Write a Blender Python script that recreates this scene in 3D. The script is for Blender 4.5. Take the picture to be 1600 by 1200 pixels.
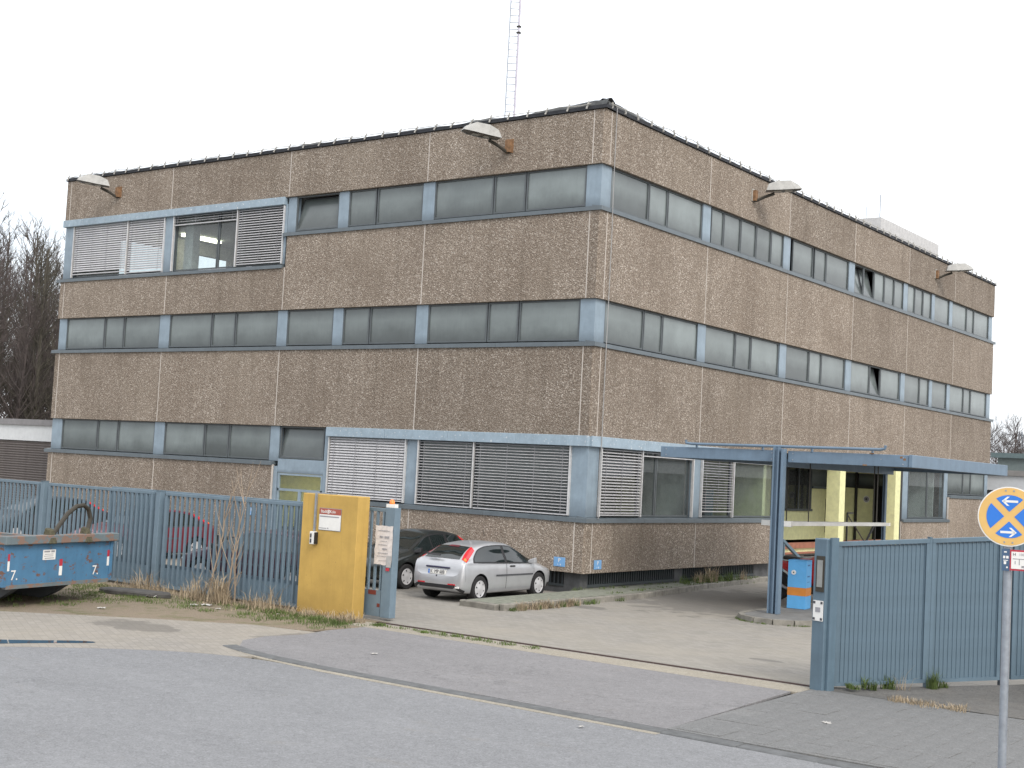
import bpy, bmesh, math, random
from mathutils import Vector, Matrix, noise
R = math.radians
rnd = random.Random(11)
scene = bpy.context.scene
for o in list(bpy.data.objects):
    bpy.data.objects.remove(o)
COL = scene.collection

# ------------------------------------------------------------------ camera
CAM = Vector((18.280, -28.030, 3.042)); YAW, PITCH, ROLL = 0.63758, 0.06229, 0.05260
fw = Vector((-math.sin(YAW)*math.cos(PITCH), math.cos(YAW)*math.cos(PITCH), math.sin(PITCH)))
rt0 = Vector((math.cos(YAW), math.sin(YAW), 0)); up0 = rt0.cross(fw)
rt = rt0*math.cos(ROLL)+up0*math.sin(ROLL); up = up0*math.cos(ROLL)-rt0*math.sin(ROLL)
cd = bpy.data.cameras.new('camera'); cam = bpy.data.objects.new('camera', cd); COL.objects.link(cam)
M3 = Matrix((rt, up, -fw)).transposed()
cam.matrix_world = Matrix.Translation(CAM) @ M3.to_4x4()
cd.sensor_fit = 'HORIZONTAL'; cd.sensor_width = 36; cd.lens = 36*2107.25/1600
cd.clip_start = 0.1; cd.clip_end = 3000
scene.camera = cam
# ------------------------------------------------------------------ sky and sun (overcast)
SUN_EL, SUN_AZ = 42, 118          # azimuth clockwise from +y
world = bpy.data.worlds.new('World'); scene.world = world; world.use_nodes = True
wn = world.node_tree; wn.nodes.clear()
def wN(t, **k):
    n = wn.nodes.new(t)
    for a, b in k.items(): setattr(n, a, b)
    return n
wo = wN('ShaderNodeOutputWorld'); wadd = wN('ShaderNodeAddShader')
b1 = wN('ShaderNodeBackground'); b2 = wN('ShaderNodeBackground')
sky = wN('ShaderNodeTexSky', sky_type='NISHITA'); sky.sun_disc = False
sky.sun_elevation = R(SUN_EL); sky.sun_rotation = R(SUN_AZ); sky.dust_density = 4.0
b1.inputs['Strength'].default_value = 0.05
tc = wN('ShaderNodeTexCoord'); mp = wN('ShaderNodeMapping'); mp.inputs['Scale'].default_value = (1, 1, 3.2)
nz = wN('ShaderNodeTexNoise'); nz.inputs['Scale'].default_value = 1.7; nz.inputs['Detail'].default_value = 6; nz.inputs['Roughness'].default_value = .5
rp = wN('ShaderNodeValToRGB'); rp.color_ramp.elements[0].position = .32; rp.color_ramp.elements[0].color = (.60, .66, .745, 1)
rp.color_ramp.elements[1].position = .62; rp.color_ramp.elements[1].color = (1.0, 1.0, 1.0, 1)
L = wn.links.new
L(tc.outputs['Generated'], mp.inputs['Vector']); L(mp.outputs[0], nz.inputs['Vector']); sz = wN('ShaderNodeSeparateXYZ'); ma = wN('ShaderNodeMath', operation='MULTIPLY_ADD'); ma.inputs[1].default_value = .45; md = wN('ShaderNodeMath', operation='ADD'); md.inputs[1].default_value = -.06
L(tc.outputs['Generated'], sz.inputs[0]); L(sz.outputs['Z'], ma.inputs[0]); L(nz.outputs['Fac'], ma.inputs[2]); L(ma.outputs[0], md.inputs[0]); L(md.outputs[0], rp.inputs['Fac'])
L(sky.outputs[0], b1.inputs['Color']); L(rp.outputs[0], b2.inputs['Color']); b2.inputs['Strength'].default_value = 0.95
L(b1.outputs[0], wadd.inputs[0]); L(b2.outputs[0], wadd.inputs[1]); L(wadd.outputs[0], wo.inputs[0])
sd = bpy.data.lights.new('sun', 'SUN'); sun = bpy.data.objects.new('sun', sd); COL.objects.link(sun)
sd.energy = 1.2; sd.angle = R(18); sd.color = (1, .96, .9)
sv = Vector((math.sin(R(SUN_AZ))*math.cos(R(SUN_EL)), math.cos(R(SUN_AZ))*math.cos(R(SUN_EL)), math.sin(R(SUN_EL))))
sun.rotation_euler = sv.to_track_quat('Z', 'Y').to_euler()
vs = scene.view_settings; vs.view_transform = 'Standard'; vs.look = 'None'; vs.exposure = 0.45; vs.gamma = 1.0

# ------------------------------------------------------------------ helpers
def link(o, parent=None):
    COL.objects.link(o)
    if parent is not None: o.parent = parent
    return o
def tag(o, label=None, cat=None, group=None, kind=None):
    if label: o['label'] = label
    if cat: o['category'] = cat
    if group: o['group'] = group
    if kind: o['kind'] = kind
    return o
def empty(name, loc=(0, 0, 0), rz=0, label=None, cat=None, group=None):
    o = bpy.data.objects.new(name, None); link(o); o.location = loc; o.rotation_euler = (0, 0, rz)
    o.empty_display_size = .2
    return tag(o, label, cat, group)
class MB:
    def __init__(s): s.v = []; s.f = []; s.m = []; s.cur = 0
    def add(s, vs, fs):
        n = len(s.v); s.v += [tuple(p) for p in vs]; s.f += [tuple(i+n for i in f) for f in fs]; s.m += [s.cur]*len(fs); return s
    def box(s, x0, x1, y0, y1, z0, z1):
        return s.hexa([(x0,y0,z0),(x1,y0,z0),(x1,y1,z0),(x0,y1,z0),(x0,y0,z1),(x1,y0,z1),(x1,y1,z1),(x0,y1,z1)])
    def hexa(s, p):
        return s.add(p, [(0,3,2,1),(4,5,6,7),(0,1,5,4),(1,2,6,5),(2,3,7,6),(3,0,4,7)])
    def prism(s, pts, z0, z1):
        n = len(pts)
        return s.add([(x,y,z0) for x,y in pts]+[(x,y,z1) for x,y in pts],
                     [tuple(range(n-1,-1,-1)), tuple(range(n,2*n))]+[(i,(i+1)%n,n+(i+1)%n,n+i) for i in range(n)])
    def bar(s, a, b, w, h=None):
        a = Vector(a); b = Vector(b); h = h or w; d = (b-a).normalized()
        r = d.cross(Vector((0,0,1)))
        r = Vector((1,0,0)) if r.length < 1e-4 else r.normalized()
        u = r.cross(d)
        c = [(-w/2,-h/2),(w/2,-h/2),(w/2,h/2),(-w/2,h/2)]
        return s.hexa([a+r*x+u*y for x,y in c]+[b+r*x+u*y for x,y in c])
    def tube(s, pts, rad, n=8, cap=True):
        pts = [Vector(p) for p in pts]; rs = rad if isinstance(rad, (list, tuple)) else [rad]*len(pts)
        vs = []; pr = None
        for i, p in enumerate(pts):
            d = (pts[min(i+1,len(pts)-1)]-pts[max(i-1,0)]).normalized()
            if pr is None:
                r = d.cross(Vector((0,0,1)))
                if r.length < 1e-3: r = d.cross(Vector((0,1,0)))
            else: r = pr - d*pr.dot(d)
            r.normalize(); pr = r; u = d.cross(r)
            for k in range(n):
                a = 2*math.pi*k/n; vs.append(p+(r*math.cos(a)+u*math.sin(a))*rs[i])
        fs = [(i*n+k, i*n+(k+1)%n, (i+1)*n+(k+1)%n, (i+1)*n+k) for i in range(len(pts)-1) for k in range(n)]
        if cap: fs += [tuple(range(n-1,-1,-1)), tuple((len(pts)-1)*n+k for k in range(n))]
        return s.add(vs, fs)
    def lathe(s, prof, n=24, axis='z', c=(0,0,0)):
        vs = []
        for r, h in prof:
            for k in range(n):
                a = 2*math.pi*k/n; x, y = r*math.cos(a), r*math.sin(a)
                q = (x,y,h) if axis == 'z' else ((x,h,y) if axis == 'y' else (h,x,y))
                vs.append((q[0]+c[0], q[1]+c[1], q[2]+c[2]))
        m = len(prof)
        fs = [(i*n+k, i*n+(k+1)%n, (i+1)*n+(k+1)%n, (i+1)*n+k) for i in range(m-1) for k in range(n)]
        if prof[0][0] > 1e-6: fs.append(tuple(range(n-1,-1,-1)))
        if prof[-1][0] > 1e-6: fs.append(tuple((m-1)*n+k for k in range(n)))
        return s.add(vs, fs)
    def mesh(s, name, mats, bevel=0, smooth=False, recalc=True):
        me = bpy.data.meshes.new(name); me.from_pydata(s.v, [], s.f)
        for m in (mats if isinstance(mats, (list, tuple)) else [mats]): me.materials.append(m)
        me.polygons.foreach_set('material_index', s.m)
        if recalc or bevel:
            bm = bmesh.new(); bm.from_mesh(me)
            bmesh.ops.remove_doubles(bm, verts=bm.verts, dist=1e-5)
            bmesh.ops.recalc_face_normals(bm, faces=bm.faces)
            if bevel: bmesh.ops.bevel(bm, geom=bm.edges[:], offset=bevel, segments=1, affect='EDGES', profile=.5)
            bm.to_mesh(me); bm.free()
        if smooth:
            me.polygons.foreach_set('use_smooth', [True]*len(me.polygons))
            try: me.set_sharp_from_angle(angle=R(smooth if smooth is not True else 40))
            except Exception: pass
        me.update(); return me
    def build(s, name, mats, parent=None, bevel=0, smooth=False, recalc=True):
        return link(bpy.data.objects.new(name, s.mesh(name, mats, bevel, smooth, recalc)), parent)
def inst(name, me, parent=None, loc=(0,0,0), rot=(0,0,0)):
    o = link(bpy.data.objects.new(name, me), parent); o.location = loc; o.rotation_euler = rot; return o
def copy_tree(o, parent=None):
    c = o.copy(); COL.objects.link(c); c.parent = parent
    for ch in list(o.children): copy_tree(ch, c)
    return c
def textmesh(name, txt, size, mat, parent=None, depth=.002, align='CENTER'):
    cu = bpy.data.curves.new('text', 'FONT'); cu.body = txt; cu.size = size; cu.extrude = depth; cu.align_x = align; cu.align_y = 'CENTER'; cu.resolution_u = 2
    t = bpy.data.objects.new('text', cu); COL.objects.link(t)
    dg = bpy.context.evaluated_depsgraph_get()
    me = bpy.data.meshes.new_from_object(t.evaluated_get(dg)); bpy.data.objects.remove(t)
    me.materials.clear(); me.materials.append(mat)
    return link(bpy.data.objects.new(name, me), parent)
# text lies in local XY; these turn it to face a direction in the horizontal plane
def face(o, loc, az):      # az: angle of the outward normal
    o.matrix_local = Matrix.Translation(loc) @ Matrix.Rotation(az+math.pi/2, 4, 'Z') @ Matrix.Rotation(math.pi/2, 4, 'X')
    return o

# ------------------------------------------------------------------ materials
class NT:
    def __init__(s, name):
        s.m = bpy.data.materials.new(name); s.m.use_nodes = True; s.t = s.m.node_tree
        s.b = s.t.nodes['Principled BSDF']; s.o = s.t.nodes['Material Output']
        s.tc = s.N('ShaderNodeTexCoord')
    def N(s, t, **k):
        n = s.t.nodes.new(t)
        for a, b in k.items():
            if a in n.inputs and not hasattr(type(n), a): n.inputs[a].default_value = b
            else:
                try: setattr(n, a, b)
                except Exception: n.inputs[a].default_value = b
        return n
    def L(s, a, b): s.t.links.new(a, b)
    def vec(s, scale=(1,1,1), src='Object'):
        m = s.N('ShaderNodeMapping'); m.inputs['Scale'].default_value = scale; s.L(s.tc.outputs[src], m.inputs[0]); return m.outputs[0]
    def noise(s, sc, det=4, rough=.55, vec=None, dist=0):
        n = s.N('ShaderNodeTexNoise'); n.inputs['Scale'].default_value = sc; n.inputs['Detail'].default_value = det
        n.inputs['Roughness'].default_value = rough; n.inputs['Distortion'].default_value = dist
        s.L(vec or s.tc.outputs['Object'], n.inputs['Vector']); return n.outputs['Fac']
    def vor(s, sc, out='Color', vec=None, feature='F1'):
        n = s.N('ShaderNodeTexVoronoi'); n.feature = feature; n.inputs['Scale'].default_value = sc
        s.L(vec or s.tc.outputs['Object'], n.inputs['Vector']); return n.outputs[out]
    def ramp(s, fac, stops):
        n = s.N('ShaderNodeValToRGB'); e = n.color_ramp.elements
        while len(e) < len(stops): e.new(.5)
        for i, (p, c) in enumerate(stops):
            e[i].position = p; e[i].color = (c if isinstance(c, (tuple, list)) else (c,c,c))+(1,) if not (isinstance(c, (tuple, list)) and len(c) == 4) else c
        s.L(fac, n.inputs[0]); return n.outputs[0]
    def mix(s, fac, a, b, mode='MIX'):
        n = s.N('ShaderNodeMix'); n.data_type = 'RGBA'; n.blend_type = mode
        for i, x in ((0, fac), (6, a), (7, b)):
            if hasattr(x, 'is_linked'): s.L(x, n.inputs[i])
            elif isinstance(x, (int, float)): n.inputs[i].default_value = x if i == 0 else (x,x,x,1)
            else: n.inputs[i].default_value = tuple(x)+(1,) if len(x) == 3 else x
        return n.outputs[2]
    def bump(s, h, strength=.3, dist=.01):
        n = s.N('ShaderNodeBump'); n.inputs['Strength'].default_value = strength; n.inputs['Distance'].default_value = dist
        s.L(h, n.inputs['Height']); s.L(n.outputs[0], s.b.inputs['Normal'])
    def col(s, c):
        if hasattr(c, 'is_linked'): s.L(c, s.b.inputs['Base Color'])
        else: s.b.inputs['Base Color'].default_value = tuple(c)+(1,)
    def set(s, **k):
        for a, v in k.items():
            a = {'rough':'Roughness','metal':'Metallic','spec':'Specular IOR Level','coat':'Coat Weight','coatr':'Coat Roughness','trans':'Transmission Weight','alpha':'Alpha'}.get(a, a)
            if hasattr(v, 'is_linked'): s.L(v, s.b.inputs[a])
            else: s.b.inputs[a].default_value = v
        return s
def mul(c, k): return tuple(x*k for x in c)
def simple(name, c, rough=.6, metal=0, var=.12, sc=6, coat=0, spec=.5, bump=0):
    n = NT(name); f = n.noise(sc, 5, .6)
    n.col(n.ramp(f, [(.3, mul(c, 1-var)), (.7, mul(c, 1+var))])); n.set(rough=rough, metal=metal, coat=coat, spec=spec)
    if bump: n.bump(n.noise(sc*6, 4), bump, .01)
    return n.m
def painted(name, c, wear=(.42,.42,.42), rough=.45, amount=.0, rust=(.16,.06,.03), rustamt=.0, sc=3, foot=0):
    n = NT(name); f = n.noise(sc, 6, .65)
    base = n.ramp(f, [(.3, mul(c, .84)), (.55, c), (.75, mul(c, 1.12))])
    st = n.noise(2.2, 4, .6, n.vec((5, 5, .35)))
    base = n.mix(n.ramp(st, [(.5, 0.0), (.8, .35)]), base, mul(c, .62))
    if amount:
        w = n.noise(16, 6, .7); base = n.mix(n.ramp(w, [(1-amount-.02, 0.0), (1-amount, .85)]), base, wear)
    if rustamt:
        w = n.noise(4.5, 8, .72, n.vec((1, 1, 1.6))); base = n.mix(n.ramp(w, [(1-rustamt-.03, 0.0), (1-rustamt, 1.0)]), base, rust)
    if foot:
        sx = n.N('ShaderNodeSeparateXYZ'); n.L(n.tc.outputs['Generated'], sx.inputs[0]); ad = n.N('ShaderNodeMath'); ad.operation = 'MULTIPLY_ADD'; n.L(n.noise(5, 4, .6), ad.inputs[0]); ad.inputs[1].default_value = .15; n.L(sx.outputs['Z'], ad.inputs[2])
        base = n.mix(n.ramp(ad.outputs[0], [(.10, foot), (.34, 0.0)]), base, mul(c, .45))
    n.col(base); n.set(rough=rough); n.bump(n.noise(30, 4), .06, .005)
    return n.m
def aggregate(name):
    n = NT(name)
    v1 = n.vor(34); v2 = n.vor(76)
    s1 = n.N('ShaderNodeSeparateColor'); n.L(v1, s1.inputs[0]); s2 = n.N('ShaderNodeSeparateColor'); n.L(v2, s2.inputs[0])
    st = [(0, (.100,.078,.060)), (.33, (.204,.166,.132)), (.64, (.272,.226,.184)), (.83, (.312,.265,.220)), (.92, (.56,.505,.435)), (1, (.70,.65,.59))]
    a = n.ramp(s1.outputs[0], st); b = n.ramp(s2.outputs[1], st)
    c = n.mix(.5, a, b)
    big = n.noise(.55, 5, .6); c = n.mix(n.ramp(big, [(.38, .0), (.68, .42)]), c, (.14,.108,.082)); hi = n.noise(.33, 4, .6, n.vec((1.3, 1.3, .8))); c = n.mix(n.ramp(hi, [(.5, .0), (.72, .30)]), c, (.30,.255,.205))
    stk = n.noise(1.4, 4, .6, n.vec((2.6, 2.6, .16))); c = n.mix(n.ramp(stk, [(.50, .0), (.78, .42)]), c, (.115,.092,.070)); run = n.noise(5.5, 3, .6, n.vec((1.6, 1.6, .05))); c = n.mix(n.ramp(run, [(.60, .0), (.74, .20)]), c, (.10,.08,.063))
    oi = n.N('ShaderNodeObjectInfo'); mr = n.N('ShaderNodeMapRange'); mr.inputs[3].default_value = .88; mr.inputs[4].default_value = 1.10
    n.L(oi.outputs['Random'], mr.inputs[0]); cc = n.N('ShaderNodeCombineColor')
    for i in range(3): n.L(mr.outputs[0], cc.inputs[i])
    c = n.mix(1.0, c, cc.outputs[0], 'MULTIPLY')
    n.col(c); n.set(rough=.9, spec=.25)
    n.bump(n.vor(30, 'Distance'), .8, .02)
    return n.m
def asphalt(name, c, tint2, crack=True, sc=1.0):
    n = NT(name); a = n.noise(190, 3, .7); b = n.noise(.45*sc, 6, .62); d = n.noise(3.2*sc, 5, .6)
    base = n.ramp(a, [(.30, mul(c, .62)), (.5, c), (.72, mul(c, 1.45))])
    base = n.mix(n.ramp(b, [(.38, 0.0), (.66, .8)]), base, mul(tint2, 1.08)); wt = n.noise(.22*sc, 5, .6, n.vec((.5, 1.6, 1))); base = n.mix(n.ramp(wt, [(.42, .30), (.56, 0.0)]), base, mul(c, .78))
    base = n.mix(n.ramp(d, [(.45, 0.0), (.8, .35)]), base, mul(c, .72))
    w = n.noise(.8, 5, .6, n.vec((.35, 2.2, 1))); base = n.mix(n.ramp(w, [(.5, 0.0), (.75, .3)]), base, mul(c, 1.3))
    sp = n.noise(1.3, 3, .5); base = n.mix(n.ramp(sp, [(.70, 0.0), (.745, .5)]), base, mul(c, .45))
    if crack:   # a few wandering hairline cracks
        cr = n.noise(.33, 7, .6); wob = n.noise(.21, 2, .5); k = n.ramp(cr, [(.494, 0.0), (.5, .55), (.506, 0.0)]); k2 = n.ramp(wob, [(.5, 0.0), (.62, 1.0)])
        base = n.mix(n.mix(1.0, k, k2, 'MULTIPLY'), base, mul(c, .5))
    mg = n.noise(9, 5, .7); base = n.mix(n.ramp(mg, [(.36, .32), (.5, 0.0)]), base, mul(c, .70)); base = n.mix(n.ramp(mg, [(.52, 0.0), (.68, .30)]), base, mul(c, 1.30))
    gr = n.noise(46, 4, .75); base = n.mix(n.ramp(gr, [(.50, 0.0), (.70, .75)]), base, mul(c, 1.6)); base = n.mix(n.ramp(gr, [(.30, .7), (.46, 0.0)]), base, mul(c, .5))
    sc_ = n.N('ShaderNodeSeparateColor'); n.L(n.vor(24), sc_.inputs[0]); base = n.mix(n.ramp(sc_.outputs[0], [(.0, .26), (.22, 0.0)]), base, mul(c, .62)); base = n.mix(n.ramp(sc_.outputs[1], [(.80, 0.0), (1.0, .34)]), base, mul(c, 1.55))
    br = n.noise(.7*sc, 7, .7, n.vec((.8, 1.5, 1))); base = n.mix(n.ramp(br, [(.60, 0.0), (.74, .42)]), base, (c[0]*1.15, c[1]*1.0, c[2]*.78))
    n.col(base); n.set(rough=.88, spec=.3); n.bump(a, .5, .006)
    return n.m
def pavers(name, c, cell=(.2, .1), rot=0, damp=()):
    n = NT(name); mp = n.N('ShaderNodeMapping'); mp.inputs['Rotation'].default_value = (0, 0, rot); n.L(n.tc.outputs['Object'], mp.inputs[0])
    br = n.N('ShaderNodeTexBrick'); n.L(mp.outputs[0], br.inputs['Vector'])
    br.inputs['Scale'].default_value = 1; br.inputs['Brick Width'].default_value = cell[0]; br.inputs['Row Height'].default_value = cell[1]
    br.inputs['Mortar Size'].default_value = .008; br.inputs['Mortar Smooth'].default_value = .3; br.inputs['Bias'].default_value = 0
    br.inputs['Color1'].default_value = mul(c, .82)+(1,); br.inputs['Color2'].default_value = mul(c, 1.16)+(1,); br.inputs['Mortar'].default_value = mul(c, .68)+(1,)
    b = n.noise(.35, 6, .65); d = n.noise(1.6, 6, .65); g = n.noise(90, 3, .6)
    col = n.mix(n.ramp(b, [(.36, 0.0), (.68, .55)]), br.outputs['Color'], (c[0]*1.3, c[1]*1.22, c[2]*1.05))
    col = n.mix(n.ramp(d, [(.48, 0.0), (.75, .45)]), col, mul((c[0], c[1]*1.02, c[2]*.9), .62))
    col = n.mix(.35, col, n.ramp(g, [(.3, mul(c, .6)), (.7, mul(c, 1.5))]))
    for (dx, dy, rx, ry) in damp:      # irregular damp stain
        ds = n.N('ShaderNodeMapping'); ds.inputs['Location'].default_value = (-dx/rx, -dy/ry, 0); ds.inputs['Scale'].default_value = (1/rx, 1/ry, 0); n.L(n.tc.outputs['Object'], ds.inputs[0])
        ln = n.N('ShaderNodeVectorMath'); ln.operation = 'LENGTH'; n.L(ds.outputs[0], ln.inputs[0])
        ad = n.N('ShaderNodeMath'); ad.operation = 'ADD'; n.L(ln.outputs['Value'], ad.inputs[0]); n.L(n.ramp(n.noise(1.6, 5, .6), [(.3, -.0), (.7, .55)]), ad.inputs[1])
        col = n.mix(n.ramp(ad.outputs[0], [(.85, .55), (1.15, 0.0)]), col, mul(c, .42))
    n.col(col); n.set(rough=.9, spec=.25); n.bump(br.outputs['Fac'], -.4, .01)
    return n.m
def carpaint(name, c, metal=.6, rough=.32):
    n = NT(name); n.col(n.ramp(n.noise(3, 4), [(.3, mul(c, .93)), (.7, mul(c, 1.05))])); n.set(rough=rough, metal=metal, coat=.7, coatr=.06)
    return n.m
def glass(name, tint=(.82,.87,.87), dirt=.09):
    n = NT(name); n.t.nodes.remove(n.b)
    tr = n.N('ShaderNodeBsdfTransparent'); tr.inputs[0].default_value = tint+(1,)
    gl = n.N('ShaderNodeBsdfGlossy'); gl.inputs['Roughness'].default_value = .01
    df = n.N('ShaderNodeBsdfDiffuse'); df.inputs[0].default_value = (.32,.34,.34,1)
    fr = n.N('ShaderNodeFresnel'); fr.inputs[0].default_value = 1.7
    m1 = n.N('ShaderNodeMixShader'); m2 = n.N('ShaderNodeMixShader')
    ge = n.N('ShaderNodeNewGeometry'); sb = n.N('ShaderNodeMath'); sb.operation = 'SUBTRACT'; sb.inputs[0].default_value = 1.0; n.L(ge.outputs['Backfacing'], sb.inputs[1]); mu = n.N('ShaderNodeMath'); mu.operation = 'MULTIPLY'; n.L(fr.outputs[0], mu.inputs[0]); n.L(sb.outputs[0], mu.inputs[1])
    n.L(mu.outputs[0], m1.inputs[0]); n.L(tr.outputs[0], m1.inputs[1]); n.L(gl.outputs[0], m1.inputs[2])
    d = n.ramp(n.noise(3, 5, .6), [(.3, dirt*.5), (.8, dirt*1.6)]); n.L(d, m2.inputs[0]); n.L(m1.outputs[0], m2.inputs[1]); n.L(df.outputs[0], m2.inputs[2])
    n.L(m2.outputs[0], n.o.inputs[0]); return n.m
def frosted(name, c):
    n = NT(name); f = n.noise(1.1, 4, .55); g = n.noise(7, 5, .6, n.vec((3, 3, .4)))
    col = n.ramp(f, [(.3, mul(c, .78)), (.7, mul(c, 1.2))]); col = n.mix(n.ramp(g, [(.5, 0.0), (.8, .3)]), col, mul(c, .6))
    oi = n.N('ShaderNodeObjectInfo'); mr = n.N('ShaderNodeMapRange'); mr.inputs[3].default_value = .62; mr.inputs[4].default_value = 1.40
    n.L(oi.outputs['Random'], mr.inputs[0]); cc = n.N('ShaderNodeCombineColor')
    for i in range(3): n.L(mr.outputs[0], cc.inputs[i])
    col = n.mix(1.0, col, cc.outputs[0], 'MULTIPLY')
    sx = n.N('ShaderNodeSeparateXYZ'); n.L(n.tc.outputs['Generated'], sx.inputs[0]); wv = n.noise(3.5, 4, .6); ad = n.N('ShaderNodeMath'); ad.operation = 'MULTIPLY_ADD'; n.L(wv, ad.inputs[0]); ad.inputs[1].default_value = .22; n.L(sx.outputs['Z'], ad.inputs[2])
    col = n.mix(n.ramp(ad.outputs[0], [(.12, .75), (.48, 0.0)]), col, mul(c, .38)); col = n.mix(n.ramp(ad.outputs[0], [(.45, 0.0), (.75, .35), (1.05, .1)]), col, mul(c, 1.7))  # inner sill's shade painted into the pane: foot darkened, upper part lightened
    n.col(col); n.set(rough=.2, spec=.6); n.bump(n.noise(60, 2), .08, .003); return n.m
def emit(name, c, s):
    n = NT(name); n.set(); n.b.inputs['Emission Color'].default_value = c+(1,); n.b.inputs['Emission Strength'].default_value = s; n.col(c); return n.m

AGG = aggregate('exposed_aggregate_concrete')
SEAL = simple('joint_sealant', (.50,.46,.42), .8)
CONC = simple('grey_concrete', (.16,.16,.155), .9, var=.25, sc=3, bump=.3)
PLINTH = simple('plinth_render', (.085,.088,.092), .85, var=.3, sc=4, bump=.2)
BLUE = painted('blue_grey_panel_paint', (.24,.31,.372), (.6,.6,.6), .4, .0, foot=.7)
HEAD = painted('pale_blue_header_paint', (.29,.375,.445), (.72,.72,.70), .4, .36, sc=5)
SILL = painted('sill_metal', (.115,.14,.158), (.4,.4,.4), .4, .0)
FRAME = simple('window_frame_metal', (.085,.098,.105), .45)
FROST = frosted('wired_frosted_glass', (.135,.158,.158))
CLEAR = glass('clear_window_glass')
SLAT = simple('blind_slat_aluminium', (.50,.50,.515), .45, .1)
RAIL = simple('guide_rail_aluminium', (.6,.6,.6), .4, .3)
FLASH = simple('bitumen_flashing', (.022,.024,.03), .7, var=.35, sc=5, bump=.5)
MEMB = simple('roof_membrane', (.07,.075,.078), .8, var=.5, sc=4, bump=.5)
CLIP = simple('weathered_clip_metal', (.42,.41,.38), .6, .2)
ROOF = simple('roof_gravel', (.2,.19,.18), .95)
DARK = simple('dark_interior', (.03,.03,.03), .9)
WHITE = simple('white_plaster', (.62,.62,.60), .8)
YELW = simple('pale_yellow_paint', (.68,.68,.38), .7, var=.1)
YELG = simple('yellow_green_interior', (.50,.51,.22), .8)
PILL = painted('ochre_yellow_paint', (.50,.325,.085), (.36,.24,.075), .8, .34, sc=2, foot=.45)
FENCE = painted('fence_blue_paint', (.145,.205,.255), (.33,.35,.37), .5, .27, rustamt=.24)
FENCE2 = painted('ribbed_fence_paint', (.102,.158,.204), (.25,.3,.33), .5, .0)
CANOPY = painted('canopy_blue_paint', (.135,.198,.27), (.42,.38,.33), .45, .30, rust=(.3,.14,.06), rustamt=.27)
SKIP = painted('skip_blue_paint', (.065,.175,.30), (.1,.16,.22), .55, .0, rust=(.14,.07,.045), rustamt=.40)
SKIPRIM = painted('rusty_rim_paint', (.13,.165,.18), (.3,.2,.16), .7, .0, rust=(.20,.13,.10), rustamt=.47)
RUST = simple('rust', (.20,.095,.06), .9, var=.4, sc=8, bump=.4)
DKMET = simple('dark_oily_steel', (.05,.045,.035), .6, .3)
CABLUE = simple('barrier_box_blue', (.10,.36,.68), .5, var=.06)
ORANGE = simple('orange_band', (.55,.20,.03), .55, var=.08)
ORANGEL = simple('orange_lens', (.8,.22,.04), .3)
PWHITE = simple('white_paint', (.72,.72,.70), .55, var=.06)
SIGNBLUE = simple('sign_blue', (.025,.17,.60), .4, var=.05)
PBLUE = simple('parking_plate_blue', (.16,.34,.60), .5, var=.06)
SIGNORG = simple('faded_orange_sign_ring', (.66,.42,.14), .5, var=.07)
SIGNRED = simple('sign_red', (.42,.03,.05), .5)
REDBR = simple('red_brown_sign', (.36,.09,.06), .5)
INK = simple('dark_print', (.06,.06,.07), .7)
INKG = simple('grey_print', (.28,.28,.30), .7)
GALV = simple('galvanised_steel', (.33,.36,.40), .45, .6, var=.15, sc=20)
BLACK = simple('black_plastic', (.018,.018,.02), .5)
RUBBER = simple('tyre_rubber', (.016,.016,.017), .85)
HUB = simple('wheel_cover_silver', (.55,.55,.56), .4, .2)
CGLASS = simple('tinted_car_glass', (.010,.015,.015), .04, var=.2, spec=.9)
REDL = simple('red_lens', (.60,.02,.03), .18, var=.05, coat=.5)
SILVER = carpaint('silver_car_paint', (.50,.51,.53), .5, .36)
BLKPNT = carpaint('black_car_paint', (.012,.015,.014), .0, .3)
REDPNT = carpaint('red_car_paint', (.13,.010,.022), .0, .35)
PLUM = carpaint('plum_car_paint', (.05,.014,.028), .2, .35)
GREYPNT = carpaint('grey_car_paint', (.03,.032,.038), .1, .4)
BRICKRED = simple('red_brick_paint', (.27,.11,.07), .85, var=.2)
BARK = simple('bark', (.085,.070,.066), .95, var=.35, sc=3)
BARKG = simple('mossy_bark', (.068,.062,.048), .95, var=.35, sc=3)
TWIG = simple('pale_twig', (.30,.24,.18), .9)
STRAW = simple('dry_straw', (.34,.275,.19), .9, var=.35, sc=3)
GRASS = simple('grass_blade', (.085,.125,.03), .85, var=.35, sc=2)
MOSS = simple('mossy_concrete', (.19,.20,.16), .95, var=.35, sc=7, bump=.4)
KERBD = simple('dark_kerb_stone', (.115,.12,.123), .9, var=.25, sc=5, bump=.3)
KERBG = simple('grey_kerb_stone', (.21,.20,.175), .92, var=.3, sc=5, bump=.4)
LAMPW = simple('lamp_hood_grey', (.36,.36,.345), .6, var=.15)
RUSTOR = simple('rusty_orange_bracket', (.22,.125,.065), .8, var=.35, sc=10)
ROAD = asphalt('road_asphalt', (.200,.205,.213), (.226,.231,.240))
APRON = asphalt('driveway_asphalt', (.198,.195,.199), (.226,.222,.226), sc=1.3)
GROUND = asphalt('ground_gravel', (.14,.13,.115), (.17,.155,.13), crack=False)
YARD = pavers('yard_block_paving', (.262,.250,.230), (.2, .1), R(3), ((1.6,-2.2,.8,.5),(8.2,-6.6,.5,.2),(3.5,3.0,5.0,6.0),(-5,-2,6,3)))
COBBLE = pavers('sandy_cobbles', (.268,.252,.228), (.12, .12), R(28), ((-.75,-12.9,1.5,.75),(2.0,-11.6,.9,1.3)))
SAND = asphalt('sandy_joint', (.285,.262,.218), (.315,.285,.23), crack=False, sc=3)
SLABM = asphalt('dark_paving_slab', (.165,.168,.168), (.19,.19,.188), crack=False, sc=2)
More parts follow.
